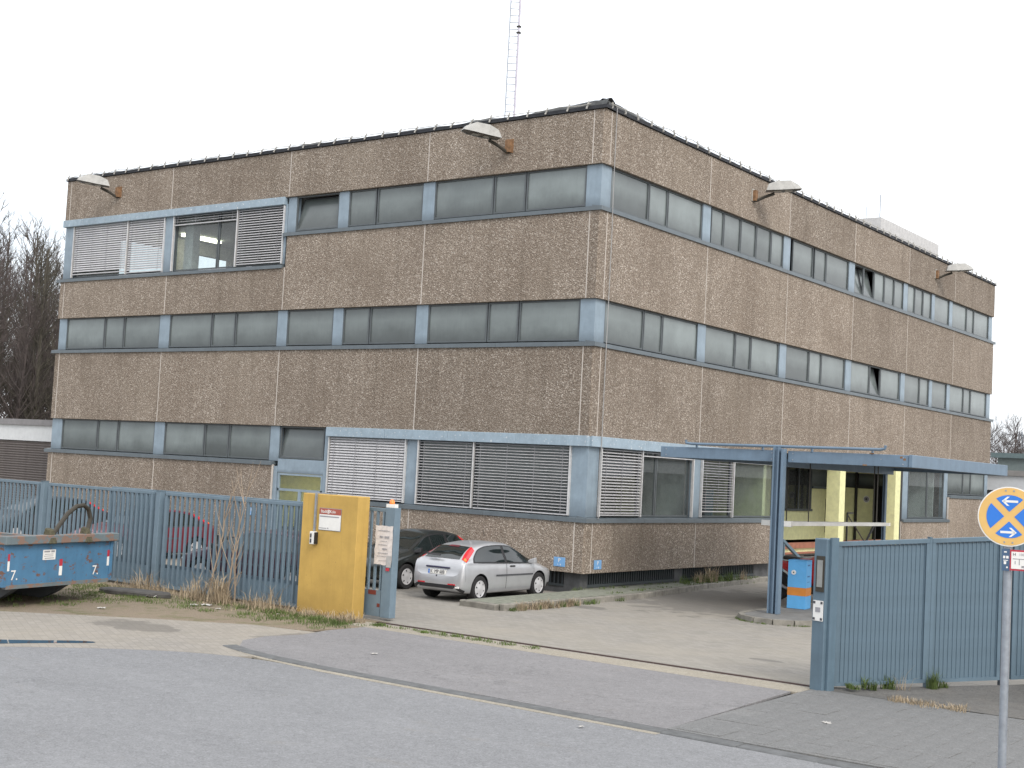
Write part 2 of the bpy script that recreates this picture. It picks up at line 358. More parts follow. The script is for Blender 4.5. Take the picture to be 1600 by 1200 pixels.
def verge_mat():
    n = NT('dirt_verge'); a = n.noise(.9, 7, .68); b = n.noise(60, 3, .6); g = n.noise(1.8, 6, .7)
    c = n.ramp(b, [(.3, (.14,.115,.085)), (.7, (.30,.25,.19))])
    c = n.mix(n.ramp(g, [(.50, 0.0), (.62, .75)]), c, (.075,.10,.03)); c = n.mix(n.ramp(a, [(.42, 0.0), (.66, .55)]), c, (.27,.22,.165))
    n.col(c); n.set(rough=.95, spec=.2); n.bump(n.noise(25, 5), .8, .03); return n.m
VERGE = verge_mat()
def water_mat():
    n = NT('puddle_water'); n.col((.03,.032,.035)); n.set(rough=.03, spec=.6); n.bump(n.noise(5, 2), .01, .01); return n.m
WATER = water_mat()

# ------------------------------------------------------------------ ground
def sheet(name, pts, z, mat, th=.03, kind='structure'):
    return tag(MB().prism(pts, z-th, z).build(name, mat), kind=kind)
g = MB(); g.add([(-900,-700,-.05),(900,-700,-.05),(900,1100,-.05),(-900,1100,-.05)], [(0,1,2,3)])
tag(g.build('ground', GROUND), kind='structure')
def road_left(n=14):   # curved left edge of the road
    P0, P1, P2, P3 = (4.4,-13.78), (1.7,-13.55), (1.2,-14.6), (-3.5,-21.5)
    return [tuple((1-t)**3*a+3*(1-t)**2*t*b+3*(1-t)*t*t*c+t**3*d for a, b, c, d in zip(P0,P1,P2,P3)) for t in [i/n for i in range(n+1)]]
RL = road_left()
sheet('road', [(60,-13.80)]+RL+[(-30,-60),(60,-60)], -.004, ROAD)
sheet('driveway_apron', [(1.45,-9.42),(9.86,-9.42),(10.12,-13.5),(4.4,-13.44),(2.9,-13.33),(2.1,-13.08),(1.6,-12.55),(1.45,-11.9),(1.62,-11.2),(1.42,-10.4)], .0, APRON)
sheet('sandy_strip', [(.9,-8.82),(9.95,-8.82),(9.98,-9.42),(1.0,-9.45)], .002, SAND)
sheet('yard_paving', [(-60,-8.45),(10.1,-8.45),(14.2,-5.3),(24,2),(30,40),(-60,40)], 0, YARD)
sheet('yard_threshold', [(1.25,-8.82),(9.95,-8.82),(10.0,-8.45),(1.25,-8.45)], .0005, YARD)
sheet('cobbled_strip', [(1.8,-12.0),(1.8,-10.7),(.2,-11.0),(-1.4,-12.05),(-3.6,-13.75),(-12,-20),(-9,-24)]+[ (x,y) for x,y in reversed(RL[3:])]+[(3.2,-13.2)], -.002, COBBLE)
sheet('verge', [(1.45,-8.5),(1.5,-9.42),(1.2,-10.75),(.2,-11.0),(-1.4,-12.05),(-3.6,-13.75),(-12,-20),(-40,-20),(-40,-8.4)], -.003, VERGE)
sheet('near_pavement', [(13.2,-16.9),(40,-16.9),(40,-45),(13.2,-45)], .05, SLABM, .1)
sv_m = MB(); tarm = asphalt('dark_worn_tarmac', (.115,.115,.112), (.16,.15,.135), sc=2)
sv_p = [(10.0,-8.86,.004),(10.6,-8.88,.006),(11.6,-8.9,.010),(14,-8.9,.02),(20,-8.9,.05),(24,2,.9),(14.4,-5.4,.40),(12.3,-7.05,.20),(10.1,-8.72,.004)]
sv_m.add(sv_p, [tuple(range(len(sv_p)))]); tag(sv_m.build('side_bank', tarm, recalc=False), kind='structure')
# sandy seam beside the kerb
sheet('gutter_seam', [(10.2,-13.80),(10.2,-13.92),(4.6,-13.85),(3.2,-13.70),(2.3,-13.42),(2.4,-13.36),(3.3,-13.6),(4.6,-13.72)], .001, SAND)
# kerb stones, one object each, sunk flush at the gate
kerb = empty('kerb', (3, -13.6, 0)); tag(kerb, kind='structure')
def seg(name, a, b, w, z0, z1, mat, parent, bev=.012):
    a = Vector(a); b = Vector(b); d = (b-a).normalized(); n = Vector((-d.y, d.x))*w/2; q = d*.006
    o = Vector((parent.location.x, parent.location.y)); a = a+q-o; b = b-q-o
    p = [a-n, b-n, b+n, a+n]
    return MB().hexa([(v.x,v.y,z0) for v in p]+[(v.x,v.y,z1) for v in p]).build(name, mat, parent, bevel=bev)
kp = [(1.95,-13.16),(2.6,-13.38),(3.4,-13.51),(4.2,-13.58)]+[(4.2+i*1.0, -13.60-.016*i) for i in range(1, 15)]
for a, b in zip(kp[:-1], kp[1:]): seg('kerb_stone', a, b, .24, -.2, .012+rnd.uniform(-.004,.006), KERBD, kerb)
# dark slabs beside the driveway
slabs = empty('pavement', (10, -9, 0)); tag(slabs, kind='structure')
sm = [MB().box(0,.59,0,.49,-.06,0).mesh('slab', SLABM, bevel=.006) for _ in range(1)][0]
for j in range(10):
    for i in range(12):
        x = 10.2+.6*i+(.3 if j % 2 else 0)-.012*j; y = -13.42+.5*j
        if y > -9.0 or x > 17: continue
        inst('slab', sm, slabs, (x-10, y+9, .012+rnd.uniform(-.004,.004)), (rnd.uniform(-.006,.006), rnd.uniform(-.006,.006), rnd.uniform(-.006,.006)))
slb = sheet('slab_bed', [(10.12,-13.5),(18,-13.5),(18,-8.85),(9.98,-8.85),(9.98,-9.42)], .003, SLABM)
# gate track
tr = empty('gate_track', (1.2, -8.72, 0), 0, 'rusty steel gate rail set in the ground across the entrance', 'rail')
MB().box(-.1, 8.75, -.03, .03, -.03, .018).build('rail', simple('rail_steel', (.07,.045,.04), .6, .3), tr)
MB().box(-.1, 8.75, .05, .075, -.03, .012).build('groove_edge', DKMET, tr)
# raised walkway round the corner of the building
wk = empty('raised_walkway', (0, 0, 0)); tag(wk, kind='structure')
MB().prism([(.0,-4.6),(.95,-4.68),(.94,1.0),(.30,5.5),(.0,10.2),(-.5,10.2),(-.5,.3),(-.12,.3)], -.03, .135).build('walkway_top', MOSS, wk)
wp = [(1.05,-4.72),(1.06,-3.7),(1.055,-2.7),(1.05,-1.7),(1.045,-.7),(1.02,.3),(1.0,1.2),(.86,2.3),(.72,3.4),(.58,4.5),(.42,5.6),(.3,6.8),(.2,8),(.1,9.2),(.04,10.3)]
for i, (a, b) in enumerate(zip(wp[:-1], wp[1:])): seg('kerb_stone', a, b, .14, -.1, .14+rnd.uniform(-.012,.012), KERBG, wk, .018)
seg('kerb_stone', (-.1,-4.66), (.96,-4.74), .16, -.1, .13, KERBG, wk, .02)
# puddle along the road edge
pd = []
for k in range(28):
    a = 2*math.pi*k/28; t = math.cos(a)*1.45; s = math.sin(a)*.27*(1+.35*math.sin(3*a+1))
    pd.append((-.35+t*.66-s*.74, -16.0+t*.9+s*.55))
sheet('puddle', pd, .0015, WATER, .004)

# ------------------------------------------------------------------ the building
ZT, ZTB, Z4S, Z4T, Z4B, Z3T, Z3B, Z1S, Z1T, Z1B = 12.19, 10.805, 9.638, 8.68, 7.389, 6.212, 3.934, 2.794, 1.821, .537
XJ = [-.33, -5.745, -11.16, -16.57, -21.98]; XE = -22.23
YJ = [.305, 5.625, 10.935, 16.265, 21.56, 26.845]; YE = 32.16
bld = empty('office_building', (0,0,0), 0, 'three storey brown aggregate concrete office block with blue window bands', 'building')
def P(fc, u, d, z): return (u, -d, z) if fc == 'L' else (d, u, z)
def FB(fc, u0, u1, d0, d1, z0, z1, mb=None):
    mb = mb or MB()
    return mb.hexa([P(fc,u,d,z) for z in (z0,z1) for u, d in ((u0,d0),(u1,d0),(u1,d1),(u0,d1))])
G = .011
bands = [(Z1B, Z1S, Z1T), (Z3B, Z3T, Z3T), (Z4B, Z4S, Z4T), (ZTB, ZT, ZT)]
def panel(fc, u0, u1, z0, z1, lab=None):
    return FB(fc, u0+G, u1-G, -.13, 0+rnd.uniform(-.004,.004), z0, z1).build('wall_panel', AGG, bld, bevel=.008)
def joint(fc, u, z0, z1):
    FB(fc, u-G-.003, u+G+.003, -.05, .004, z0+.01, z1-.01).build('joint_sealant', SEAL, bld)
UD = [-11.05, -9.05]     # entrance door bay on the left face
for bi in range(4):
    z0 = bands[bi][0]
    for k in range(4):
        a, b = XJ[k+1], XJ[k]
        if bi == 0:
            if k in (2,3): panel('L', a, b, z0, Z1S)
            elif k == 1: panel('L', -8.95, b, z0, Z1T)
            else: panel('L', a, b, z0, Z1T)
        elif bi == 2: panel('L', a, b, z0, Z4T if k >= 2 else Z4S)
        else: panel('L', a, b, z0, bands[bi][1])
    for k, u in enumerate(XJ):
        zt = bands[bi][1] if bi in (1,3) else ({0:Z1T,1:Z1T,2:Z1S,3:Z1S,4:Z1S} if bi == 0 else {0:Z4S,1:Z4S,2:Z4T,3:Z4T,4:Z4T})[k]
        joint('L', u, z0, zt)
    zt = {0:Z1S,1:Z3T,2:Z4T,3:ZT}[bi]
    panel('L', XE, XJ[4], z0, zt)
    for k in range(6):
        a = YJ[k]; b = YJ[k+1] if k < 5 else YE
        if bi == 0:
            if k in (0,1): panel('R', a, b if k == 0 else 10.95, z0, Z1T)
            elif k == 4: panel('R', a+.1, b, z0, Z1T)
            elif k == 5: panel('R', a, b, z0, Z1S)
        else: panel('R', a, b, z0, bands[bi][1])
        if not (bi == 0 and k in (2,3)): joint('R', a, z0, bands[bi][1] if bi else (Z1T if k < 5 else Z1S))
    # corner piece, L-shaped with a small chamfer
    zc = {0:Z1T,1:Z3T,2:Z4S,3:ZT}[bi]; c = .05
    MB().prism([(XJ[0]+G,0),(-c,0),(0,c),(0,YJ[0]-G),(-.13,YJ[0]-G),(-.13,.13),(XJ[0]+G,.13)], z0, zc).build('corner_panel', AGG, bld)
    # backing wall behind the panels
    zt = {0:Z1T,1:Z3T,2:Z4T,3:ZT}[bi]
    if bi == 0:
        FB('L', XE, -11.2, -.4, -.14, Z1B+.02, Z1T).build('backing_wall', CONC, bld); FB('L', -8.9, -.15, -.4, -.14, Z1B+.02, Z1T).build('backing_wall', CONC, bld)
        FB('R', .15, 10.9, -.4, -.14, Z1B+.02, Z1T).build('backing_wall', CONC, bld); FB('R', 21.7, YE, -.4, -.14, Z1B+.02, Z1T).build('backing_wall', CONC, bld)
    else:
        FB('L', XE, -.15, -.4, -.14, z0, zt).build('backing_wall', CONC, bld); FB('R', .41, YE, -.4, -.14, z0, zt).build('backing_wall', CONC, bld)
# floors, roof, far walls
for z in (4.25, 7.75, 11.5):
    MB().box(XE+.3, -.42, .42, YE-.3, z-.25, z).build('floor_slab' if z < 11 else 'roof_slab', CONC if z < 11 else ROOF, bld)
MB().box(XE, -.1, YE-.25, YE, 0, ZT).build('rear_wall', AGG, bld)
ew = MB().box(XE, XE+.25, .42, YE-.3, 0, 8.9).box(XE, XE+.25, .42, YE-.3, 10.55, ZT)
for a, b in ((.42, 2.2), (4.6, 5.3), (7.4, 8.2), (10.6, YE-.3)): ew.box(XE, XE+.25, a, b, 8.9, 10.55)
ew.build('end_wall', AGG, bld)
lin = MB().box(XE+.252, XE+.28, .42, 9, 7.76, 8.9).box(XE+.252, XE+.28, .42, 9, 10.55, 11.2)
for a, b in ((.42, 2.2), (4.6, 5.3), (7.4, 8.2)): lin.box(XE+.252, XE+.28, a, b, 8.9, 10.55)
lin.build('inner_lining', WHITE, bld)
MB().box(XE+.3, -.5, .5, YE-.4, 0, .95).build('ground_slab', CONC, bld)
# plinth with vent grilles
for a, b in ((XE+.2, -11.3), (-8.8, -1.6), (-.75, -.701)): FB('L', a, b, -.38, -.27, 0, Z1B).build('plinth', PLINTH, bld)
FB('L', -1.6, -.75, -.38, -.30, 0, .22).build('plinth', PLINTH, bld)
for a, b in ((5.0, 5.45), (9.9, 10.9), (21.7, YE)): FB('R', a, b, -.38, -.27, 0, Z1B).build('plinth', PLINTH, bld)
MB().box(-.7, -.265, .265, .6, 0, Z1B).build('corner_pier', PLINTH, bld)
VENT = simple('vent_grille', (.045,.055,.06), .6)
def vent(fc, u0, u1):
    v = FB(fc, u0, u1, -.36, -.34, .2, Z1B).build('vent', DARK, bld)
    m = FB(fc, u0, u1, -.36, -.26, .16, .22)
    n = int((u1-u0)/.11)
    for i in range(n):
        u = u0+(i+.5)*(u1-u0)/n; FB(fc, u-.02, u+.02, -.34, -.29, .22, Z1B-.01, m)
    m.build('vent_grille', VENT, v)
vent('L', -1.6, -.75); vent('R', .601, 2.7); vent('R', 2.72, 5.0); vent('R', 5.45, 7.6); vent('R', 7.62, 9.9)
FB('R', .601, 9.899, -.38, -.28, 0, .158).build('vent_kerb', PLINTH, bld)
# ---- windows
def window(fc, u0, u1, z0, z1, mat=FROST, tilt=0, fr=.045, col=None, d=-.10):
    m = MB(); e = .004
    FB(fc, u0+e, u0+fr, d-.05, d, z0+e, z1-e, m); FB(fc, u1-fr, u1-e, d-.05, d, z0+e, z1-e, m)
    FB(fc, u0+fr, u1-fr, d-.05, d, z0+e, z0+fr, m); FB(fc, u0+fr, u1-fr, d-.05, d, z1-fr, z1-e, m)
    w = m.build('window', FRAME, bld)
    t = math.tan(tilt)*(z1-z0-2*fr)
    a, b, q0, q1 = u0+fr-.004, u1-fr+.004, z0+fr-.004, z1-fr+.004
    if tilt:   # sash leaning into the room on its lower edge
        FB(fc, u0+.02, u1-.02, d-.9, d-.6, z0, z1).build('window_reveal', DARK, w)
        s = MB(); f2 = .035
        def q(u, z, dd): return P(fc, u, d-.03+dd-(z-q0)/(q1-q0)*t, z)
        for (ua, ub, za, zb) in ((a,a+f2,q0,q1),(b-f2,b,q0,q1),(a+f2,b-f2,q0,q0+f2),(a+f2,b-f2,q1-f2,q1)):
            s.hexa([q(u,z,dd) for dd in (-.03,.01) for u, z in ((ua,za),(ub,za),(ub,zb),(ua,zb))])
        s.build('sash', FRAME, w)
        MB().hexa([q(u,z,dd) for dd in (-.015,-.005) for u, z in ((a+f2,q0+f2),(b-f2,q0+f2),(b-f2,q1-f2),(a+f2,q1-f2))]).build('pane', mat, w)
    else:
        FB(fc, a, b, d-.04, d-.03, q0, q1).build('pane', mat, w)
    return w
def row(fc, z0, z1, edges, tilts=(), mats=None):
    for i, (a, b) in enumerate(edges):
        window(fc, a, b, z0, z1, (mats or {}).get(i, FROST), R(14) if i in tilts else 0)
def pilaster(fc, u0, u1, z0, z1, d=-.08):
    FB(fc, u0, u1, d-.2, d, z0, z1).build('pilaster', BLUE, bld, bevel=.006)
def sill(fc, u0, u1, z):
    n = max(1, round((u1-u0)/2.7)); s = (u1-u0)/n
    for i in range(n):
        a, b = u0+i*s+.003, u0+(i+1)*s-.003
        MB().hexa([P(fc,u,d,zz) for u in (a,b) for d, zz in ((-.3,z+.01),(.045,z-.03),(.045,z+.075),(-.3,z+.13))]).build('sill', SILL, bld)
def header(fc, u0, u1, z0, z1, n):
    s = (u1-u0)/n
    for i in range(n): FB(fc, u0+i*s+.003, u0+(i+1)*s-.003, -.12, .05, z0, z1).build('blind_box', HEAD, bld, bevel=.008)
H = .12
# left face, second upper floor
z0, z1 = Z4S+H, ZTB
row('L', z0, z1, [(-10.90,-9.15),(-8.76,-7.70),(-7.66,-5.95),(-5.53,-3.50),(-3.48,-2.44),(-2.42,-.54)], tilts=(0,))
for a, b in ((-11.24,-10.9),(-9.15,-8.76),(-5.95,-5.53)): pilaster('L', a, b, z0-.02, z1)
sill('L', -11.30, -.30, Z4S)
# left face, first upper floor
z0, z1 = Z3T+H, Z4B
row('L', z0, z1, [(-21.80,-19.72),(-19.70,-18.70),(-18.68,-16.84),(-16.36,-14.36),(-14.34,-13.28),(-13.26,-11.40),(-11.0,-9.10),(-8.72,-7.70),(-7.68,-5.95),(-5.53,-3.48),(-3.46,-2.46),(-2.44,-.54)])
for a, b in ((XE+.02,-21.80),(-16.84,-16.36),(-11.40,-11.0),(-9.10,-8.72),(-5.95,-5.53)): pilaster('L', a, b, z0-.02, z1)
sill('L', XE-.18, -.30, Z3T)
# left face, ground floor
z0, z1 = Z1S+H, Z3B
row('L', z0, z1, [(-21.66,-19.72),(-19.70,-18.64),(-18.62,-16.74),(-16.26,-14.36),(-14.34,-13.24),(-13.22,-11.40)])
for a, b in ((XE+.02,-21.66),(-16.74,-16.26),(-11.40,-11.02)): pilaster('L', a, b, z0-.02, z1)
sill('L', XE-.18, -11.16, Z1S)
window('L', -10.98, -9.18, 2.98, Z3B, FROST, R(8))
FB('L', -11.02, -9.14, -.3, -.09, 2.56, 2.97).build('door_spandrel', BLUE, bld)
pilaster('L', -9.14, -8.94, .15, Z3B); pilaster('L', -11.22, -11.02, .15, Z1S-.05, -.06)
door = MB(); FB('L', -11.0, -9.16, -.16, -.10, 2.03, 2.10, door); FB('L', -11.0, -10.93, -.16, -.10, .15, 2.55, door); FB('L', -9.23, -9.16, -.16, -.10, .15, 2.55, door)
FB('L', -10.93, -9.23, -.16, -.10, 2.49, 2.55, door); FB('L', -10.12, -10.02, -.16, -.10, .15, 2.03, door); FB('L', -10.93, -9.23, -.16, -.10, .15, .6, door)
dr = door.build('entrance_door', BLUE, bld)
FB('L', -10.94, -9.22, -.14, -.13, 2.09, 2.50).build('transom_pane', CLEAR, dr); FB('L', -10.94, -10.11, -.14, -.13, .58, 2.04).build('door_pane', CLEAR, dr); FB('L', -10.03, -9.22, -.14, -.13, .58, 2.04).build('door_pane', CLEAR, dr)
hall = MB().box(-11.2,-8.9,3.3,3.4,.2,3.9).box(-11.3,-11.2,.42,3.4,.2,3.9).box(-8.9,-8.8,.42,3.4,.2,3.9).box(-11.2,-8.9,.42,3.3,2.58,2.7)
hall.build('entrance_hall', simple('hall_ochre_wall', (.46,.44,.25), .8), bld)
LAMP = emit('lit_tube', (1.0,.93,.68), 9)
MB().box(-9.95,-9.35,1.0,2.6,2.48,2.54).build('hall_light', LAMP, bld)
sill('L', -8.94, -.30, Z1T); header('L', -9.0, -.02, 3.68, 3.945, 4)
pilaster('L', -6.0, -5.58, Z1T+.1, 3.69)
# right face
zt0, zt1 = Z4S+H, ZTB
E3 = [(.55,2.45),(2.47,3.45),(3.47,5.40),(5.96,6.72),(6.74,7.80),(7.82,8.84),(8.86,9.86),(9.88,10.74),(11.46,13.02),(13.14,14.08),(14.10,15.98),(16.50,17.34),(17.36,18.34),(18.36,19.34),(19.36,20.32),(20.34,21.28),(21.72,22.50),(22.52,23.42),(23.44,24.36),(24.72,26.46),(26.86,28.70),(28.72,29.66),(29.68,31.68)]
row('R', zt0, zt1, E3, tilts=(11,12))
E2 = [(.55,2.47),(2.49,3.46),(3.48,5.44),(5.88,7.75),(7.77,8.78),(8.80,10.70),(11.24,13.0),(13.02,13.98),(14.0,15.96),(16.50,18.22),(18.24,19.26),(19.28,21.18),(21.68,23.34),(23.36,24.36),(24.72,26.46),(26.84,28.60),(28.62,29.54),(29.56,31.66)]
row('R', Z3T+H, Z4B, E2, tilts=(10,))
for zz0, zz1 in ((zt0, zt1), (Z3T+H, Z4B)):
    for a, b in ((5.42,5.88),(10.74,11.22),(15.99,16.48),(21.26,21.68),(24.38,24.70),(26.47,26.83),(31.68,YE-.02)): pilaster('R', a, b, zz0-.02, zz1)
    c = -.085
    MB().prism([(-.53,-c),(c,-c),(c,.54),(-.3,.54),(-.3,.3),(-.53,.3)], zz0-.02, zz1).build('corner_pilaster', BLUE, bld)
sill('R', .03, YE+.16, Z4S); sill('R', .03, YE+.16, Z3T)
MB().prism([(-.56,.08),(-.08,.08),(-.08,.58),(-.3,.58),(-.3,.3),(-.56,.3)], Z1T+.1, 3.69).build('corner_pilaster', BLUE, bld)
for z in (Z4S, Z3T, Z1T):
    MB().add([(-.3,-.045,z-.03),(.045,-.045,z-.03),(.045,.03,z-.03),(-.3,.03,z-.03),(-.3,-.045,z+.075),(.045,-.045,z+.075),(.045,.03,z+.075),(-.3,.03,z+.085)],
             [(0,3,2,1),(4,5,6,7),(0,1,5,4),(1,2,6,5),(2,3,7,6),(3,0,4,7)]).build('sill_corner', SILL, bld)
sill('R', .03, 10.9, Z1T); header('R', .052, 10.95, 3.68, 3.945, 4)
for a, b in ((5.42,5.92),): pilaster('R', a, b, Z1T+.1, 3.69)
for a, b in ((.62,2.60),(2.62,3.52),(3.54,5.40),(5.96,7.86),(7.88,10.75)): window('R', a, b, Z1T+H, 3.69, CLEAR, d=-.13)
for a, b in ((22.5,24.58),(24.60,26.5)): window('R', a, b, Z1T+H, 3.9, CLEAR)
pilaster('R', 21.66, 22.5, Z1T+.1, 3.92, -.12); pilaster('R', 26.5, 26.9, Z1T+.1, 3.92)
sill('R', 21.7, 26.95, Z1T); sill('R', 26.95, YE+.16, Z1S)
row('R', Z1S+H, Z3B, [(26.92,28.9),(28.92,29.9),(29.92,31.75)]); pilaster('R', 31.76, YE-.02, Z1S+.1, Z3B)
# tall windows behind the blinds, left face
for a, b in ((-21.67,-18.78),(-18.76,-16.88),(-16.42,-14.36),(-14.34,-13.46),(-13.44,-11.36)): window('L', a, b, Z4T+H, 10.6, CLEAR, d=-.13)
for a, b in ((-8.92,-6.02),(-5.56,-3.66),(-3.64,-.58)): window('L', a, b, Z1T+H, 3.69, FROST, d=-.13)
for a, b in ((XE+.02,-21.69),(-16.86,-16.44),(-11.34,-11.25)): pilaster('L', a, b, Z4T+.1, 10.61, -.06)
sill('L', XE-.18, -11.25, Z4T); header('L', XE-.02, -11.30, 10.58, 10.815, 2)
# ---- external venetian blinds, one object per slat
slat_cache = {}
def blind(fc, u0, u1, ztop, zbot, tilt=38, pitch=.076, d=-.055):
    b = empty('blind'); b.parent = bld
    w = round(u1-u0-.05, 2)
    key = (fc, w, tilt)
    if key not in slat_cache:
        a = R(tilt); c, s = math.cos(a)*.037, math.sin(a)*.037
        prof = [(-c, s), (0, .006), (c, -s)]      # outer edge hangs down
        m = MB(); vs = []
        for u in (0, w):
            for dd, zz in prof: vs.append(P(fc, u, dd, zz))
            for dd, zz in reversed(prof): vs.append(P(fc, u, dd, zz+.003))
        m.add(vs, [(0,1,7,6),(1,2,8,7),(2,3,9,8),(3,4,10,9),(4,5,11,10),(5,0,6,11),(5,4,3,2,1,0),(6,7,8,9,10,11)])
        slat_cache[key] = m.mesh('slat', SLAT)
    n = int((ztop-zbot)/pitch)
    for i in range(n):
        z = ztop-.05-i*pitch
        o = inst('slat', slat_cache[key], b, P(fc, u0+.025, d, z)); o.rotation_euler = (0, rnd.uniform(-.0012,.0012) if fc == 'L' else 0, 0)
    FB(fc, u0+.025, u1-.025, d-.02, d+.02, zbot-.03, zbot+.0).build('bottom_rail', SLAT, b)
    for k in range(max(2, int((u1-u0)/.62))):
        u = u0+.2+k*(u1-u0-.4)/(max(2, int((u1-u0)/.62))-1); FB(fc, u-.005, u+.005, d+.032, d+.036, zbot, ztop-.02).build('ladder_cord', INKG, b)
    return b
def guide(fc, u, z0, z1): FB(fc, u-.02, u+.02, -.085, -.012, z0, z1).build('guide_rail', RAIL, bld)
zz = Z4T+.12
blind('L', -21.66, -18.80, 10.59, 8.92, 60); blind('L', -18.72, -16.90, 10.59, 8.86, 56)
blind('L', -16.42, -13.44, 10.59, 10.30, 20); blind('L', -13.38, -11.38, 10.59, 8.88, 38)
for u in (-21.69, -18.76, -16.88, -16.42, -13.41, -11.36): guide('L', u, zz, 10.59)
zz = Z1T+.12
blind('L', -8.90, -6.04, 3.69, 1.99, 50); blind('L', -5.54, -3.69, 3.69, 1.97, 14); blind('L', -3.61, -.60, 3.69, 1.97, 14)
for u in (-8.92, -6.02, -5.56, -3.65, -.58): guide('L', u, zz, 3.69)
blind('R', .66, 2.62, 3.69, 2.0, 26); blind('R', 2.66, 5.40, 3.69, 3.56, 20); blind('R', 5.98, 7.86, 3.69, 2.12, 6); blind('R', 7.92, 10.72, 3.69, 3.58, 20)
for u in (.63, 2.64, 5.42, 5.95, 7.89): guide('R', u, zz, 3.69)
# ---- rooms behind the clear glass
MB().box(-10.95,-10.85,.42,9,7.75,11.25).build('room_partition', WHITE, bld)
MB().box(XE+.3,-10.95,9,9.1,7.75,11.25).build('room_partition', WHITE, bld)
MB().box(XE+.26,-10.95,.43,9,11.0,11.2).build('room_ceiling', simple('grey_ceiling', (.34,.36,.37), .8), bld)
for x, y in ((-20.8,4.9),): MB().box(x-.13,x+.13,y-.85,y+.85,10.90,10.97).build('ceiling_light', LAMP, bld)
MB().box(-16.4,-16.0,.5,.8,8.9,11.0).build('room_column', WHITE, bld)
MB().box(-.6-5,-5.5,.5,10.8,.95,4.0).build('room_wall', YELG, bld)
MB().box(-5.5,-.45,5.7,5.8,.95,3.98).build('room_partition', WHITE, bld); MB().box(-5.5,-.45,10.7,10.9,.0,3.98).build('room_partition', YELW, bld)
MB().box(-2.6,-2.5,.5,5.6,.95,3.98).build('room_partition', simple('dim_green_wall', (.16,.19,.15), .8), bld)
MB().box(-1.9,-1.2,4.4,4.46,1.0,3.0).build('room_cupboard', YELG, bld); MB().box(-1.6,-1.0,8.0,8.5,.95,2.7).build('room_cupboard', simple('blue_cupboard', (.10,.15,.17), .7), bld)
MB().box(-3.2,-.5,26.4,26.5,.95,3.98).build('room_partition', WHITE, bld); MB().box(-3.3,-3.2,22.4,26.5,.95,3.98).build('room_wall', WHITE, bld)
MB().box(-2.4,-.42,22.38,22.48,.95,3.98).build('room_partition', DARK, bld)
# ---- recessed loading entrance on the right face
MB().box(-3.1,-3.0,10.9,22,.95,2.06).box(-3.1,-3.0,20.1,22,2.06,2.9).box(-3.1,-3.0,10.9,17.8,2.06,3.68).build('recess_back_wall', YELW, bld)
MB().box(-3.0,-2.98,17.8,17.92,2.1,3.62).box(-3.0,-2.96,18.9,18.98,2.1,3.62).box(-3.0,-2.96,19.98,20.1,2.1,3.62).box(-3.0,-2.9,17.8,20.1,2.02,2.1).build('recess_window', FRAME, bld)
MB().box(-3.06,-3.04,17.8,20.1,2.1,3.66).build('recess_pane', CLEAR, bld); MB().box(-3.05,-3.03,20.12,22,2.92,3.66).build('recess_pane', FROST, bld)
MB().box(-3.0,-2.9,20.1,22,2.88,2.96).build('recess_sill', SILL, bld)
MB().box(-3.0,-2.97,21.5,21.72,1.2,2.5).build('recess_cupboard', BLACK, bld)
MB().box(-4.6,-4.5,17,21,.95,3.68).build('recess_room', YELG, bld)
MB().box(-3.2,-.42,10.9,22.2,3.66,3.92).build('recess_ceiling', simple('recess_soffit', (.10,.10,.095), .9), bld)
MB().box(-3.0,-1.97,21.9,22.0,.95,2.98).box(-3.0,-.42,21.9,22.0,3.55,3.66).build('recess_end_wall', YELW, bld)
MB().box(-3.0,-1.97,21.95,21.97,2.98,3.55).box(-1.86,-.8,21.95,21.97,3.1,3.55).build('recess_pane', FROST, bld)
MB().box(-1.97,-1.88,21.85,22,.95,3.6).box(-1.88,-1.2,21.85,22,2.98,3.1).box(-1.22,-1.14,21.85,22,.95,3.6).build('door_frame', BLACK, bld)
rd = MB().box(-1.87,-1.23,21.9,21.95,1.0,2.97).build('yellow_door', YELW, bld)
st = MB().lathe([(.13,-.01),(.13,.0)], 20, 'y').build('round_sticker', PWHITE, rd); st.location = (-1.5,21.88,2.57)
MB().lathe([(.045,-.012),(.045,.002)], 12, 'y').build('sticker_mark', INK, st)
MB().lathe([(.105,-.011),(.105,-.001)], 12, 'y').build('sticker_ring', INKG, st); 
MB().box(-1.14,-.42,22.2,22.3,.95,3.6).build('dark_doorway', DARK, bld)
for ya, yb in ((15.72,16.18),(20.92,21.42)): MB().box(-.5,-.01,ya,yb,0,3.93).build('column', YELW, bld, bevel=.01)
MB().box(-.42,-.02,21.42,21.66,1.0,3.93).build('jamb', DARK, bld)
MB().box(-3.0,-.55,10.95,21.9,0,.95).build('loading_platform', CONC, bld)
for zb, zt in ((.92,1.10),(.74,.80)): MB().box(-.54,-.36,11.0,15.7,zb,zt).build('platform_edge', BRICKRED, bld)
MB().box(-.54,-.45,11.0,15.7,.80,.92).build('platform_edge', YELW, bld)
MB().box(-.54,-.2,16.2,20.9,.85,1.12).box(-.2,.1,16.6,20.6,.5,.8).box(.1,.4,16.6,20.6,.2,.5).build('steps', BRICKRED, bld)
rl = MB().bar((-.2,16.9,1.1),(-.2,16.9,2.1),.05).bar((-.2,16.9,2.1),(-.2,17.4,2.1),.05).bar((-.2,18.6,1.0),(-.2,19.5,1.75),.06).bar((-.2,18.6,.3),(-.2,18.6,1.05),.05).bar((-.2,19.5,1.0),(-.2,19.5,1.75),.05).bar((-.2,16.9,2.05),(-.2,18.6,1.05),.03)
rl.build('railing', BLACK, bld)
MB().bar((.15,11.0,1.25),(.15,13.2,.25),.09).bar((.15,11.1,0),(.15,11.1,1.2),.06).bar((.15,13.1,0),(.15,13.1,.35),.06).build('stair_rail', FENCE2, bld)
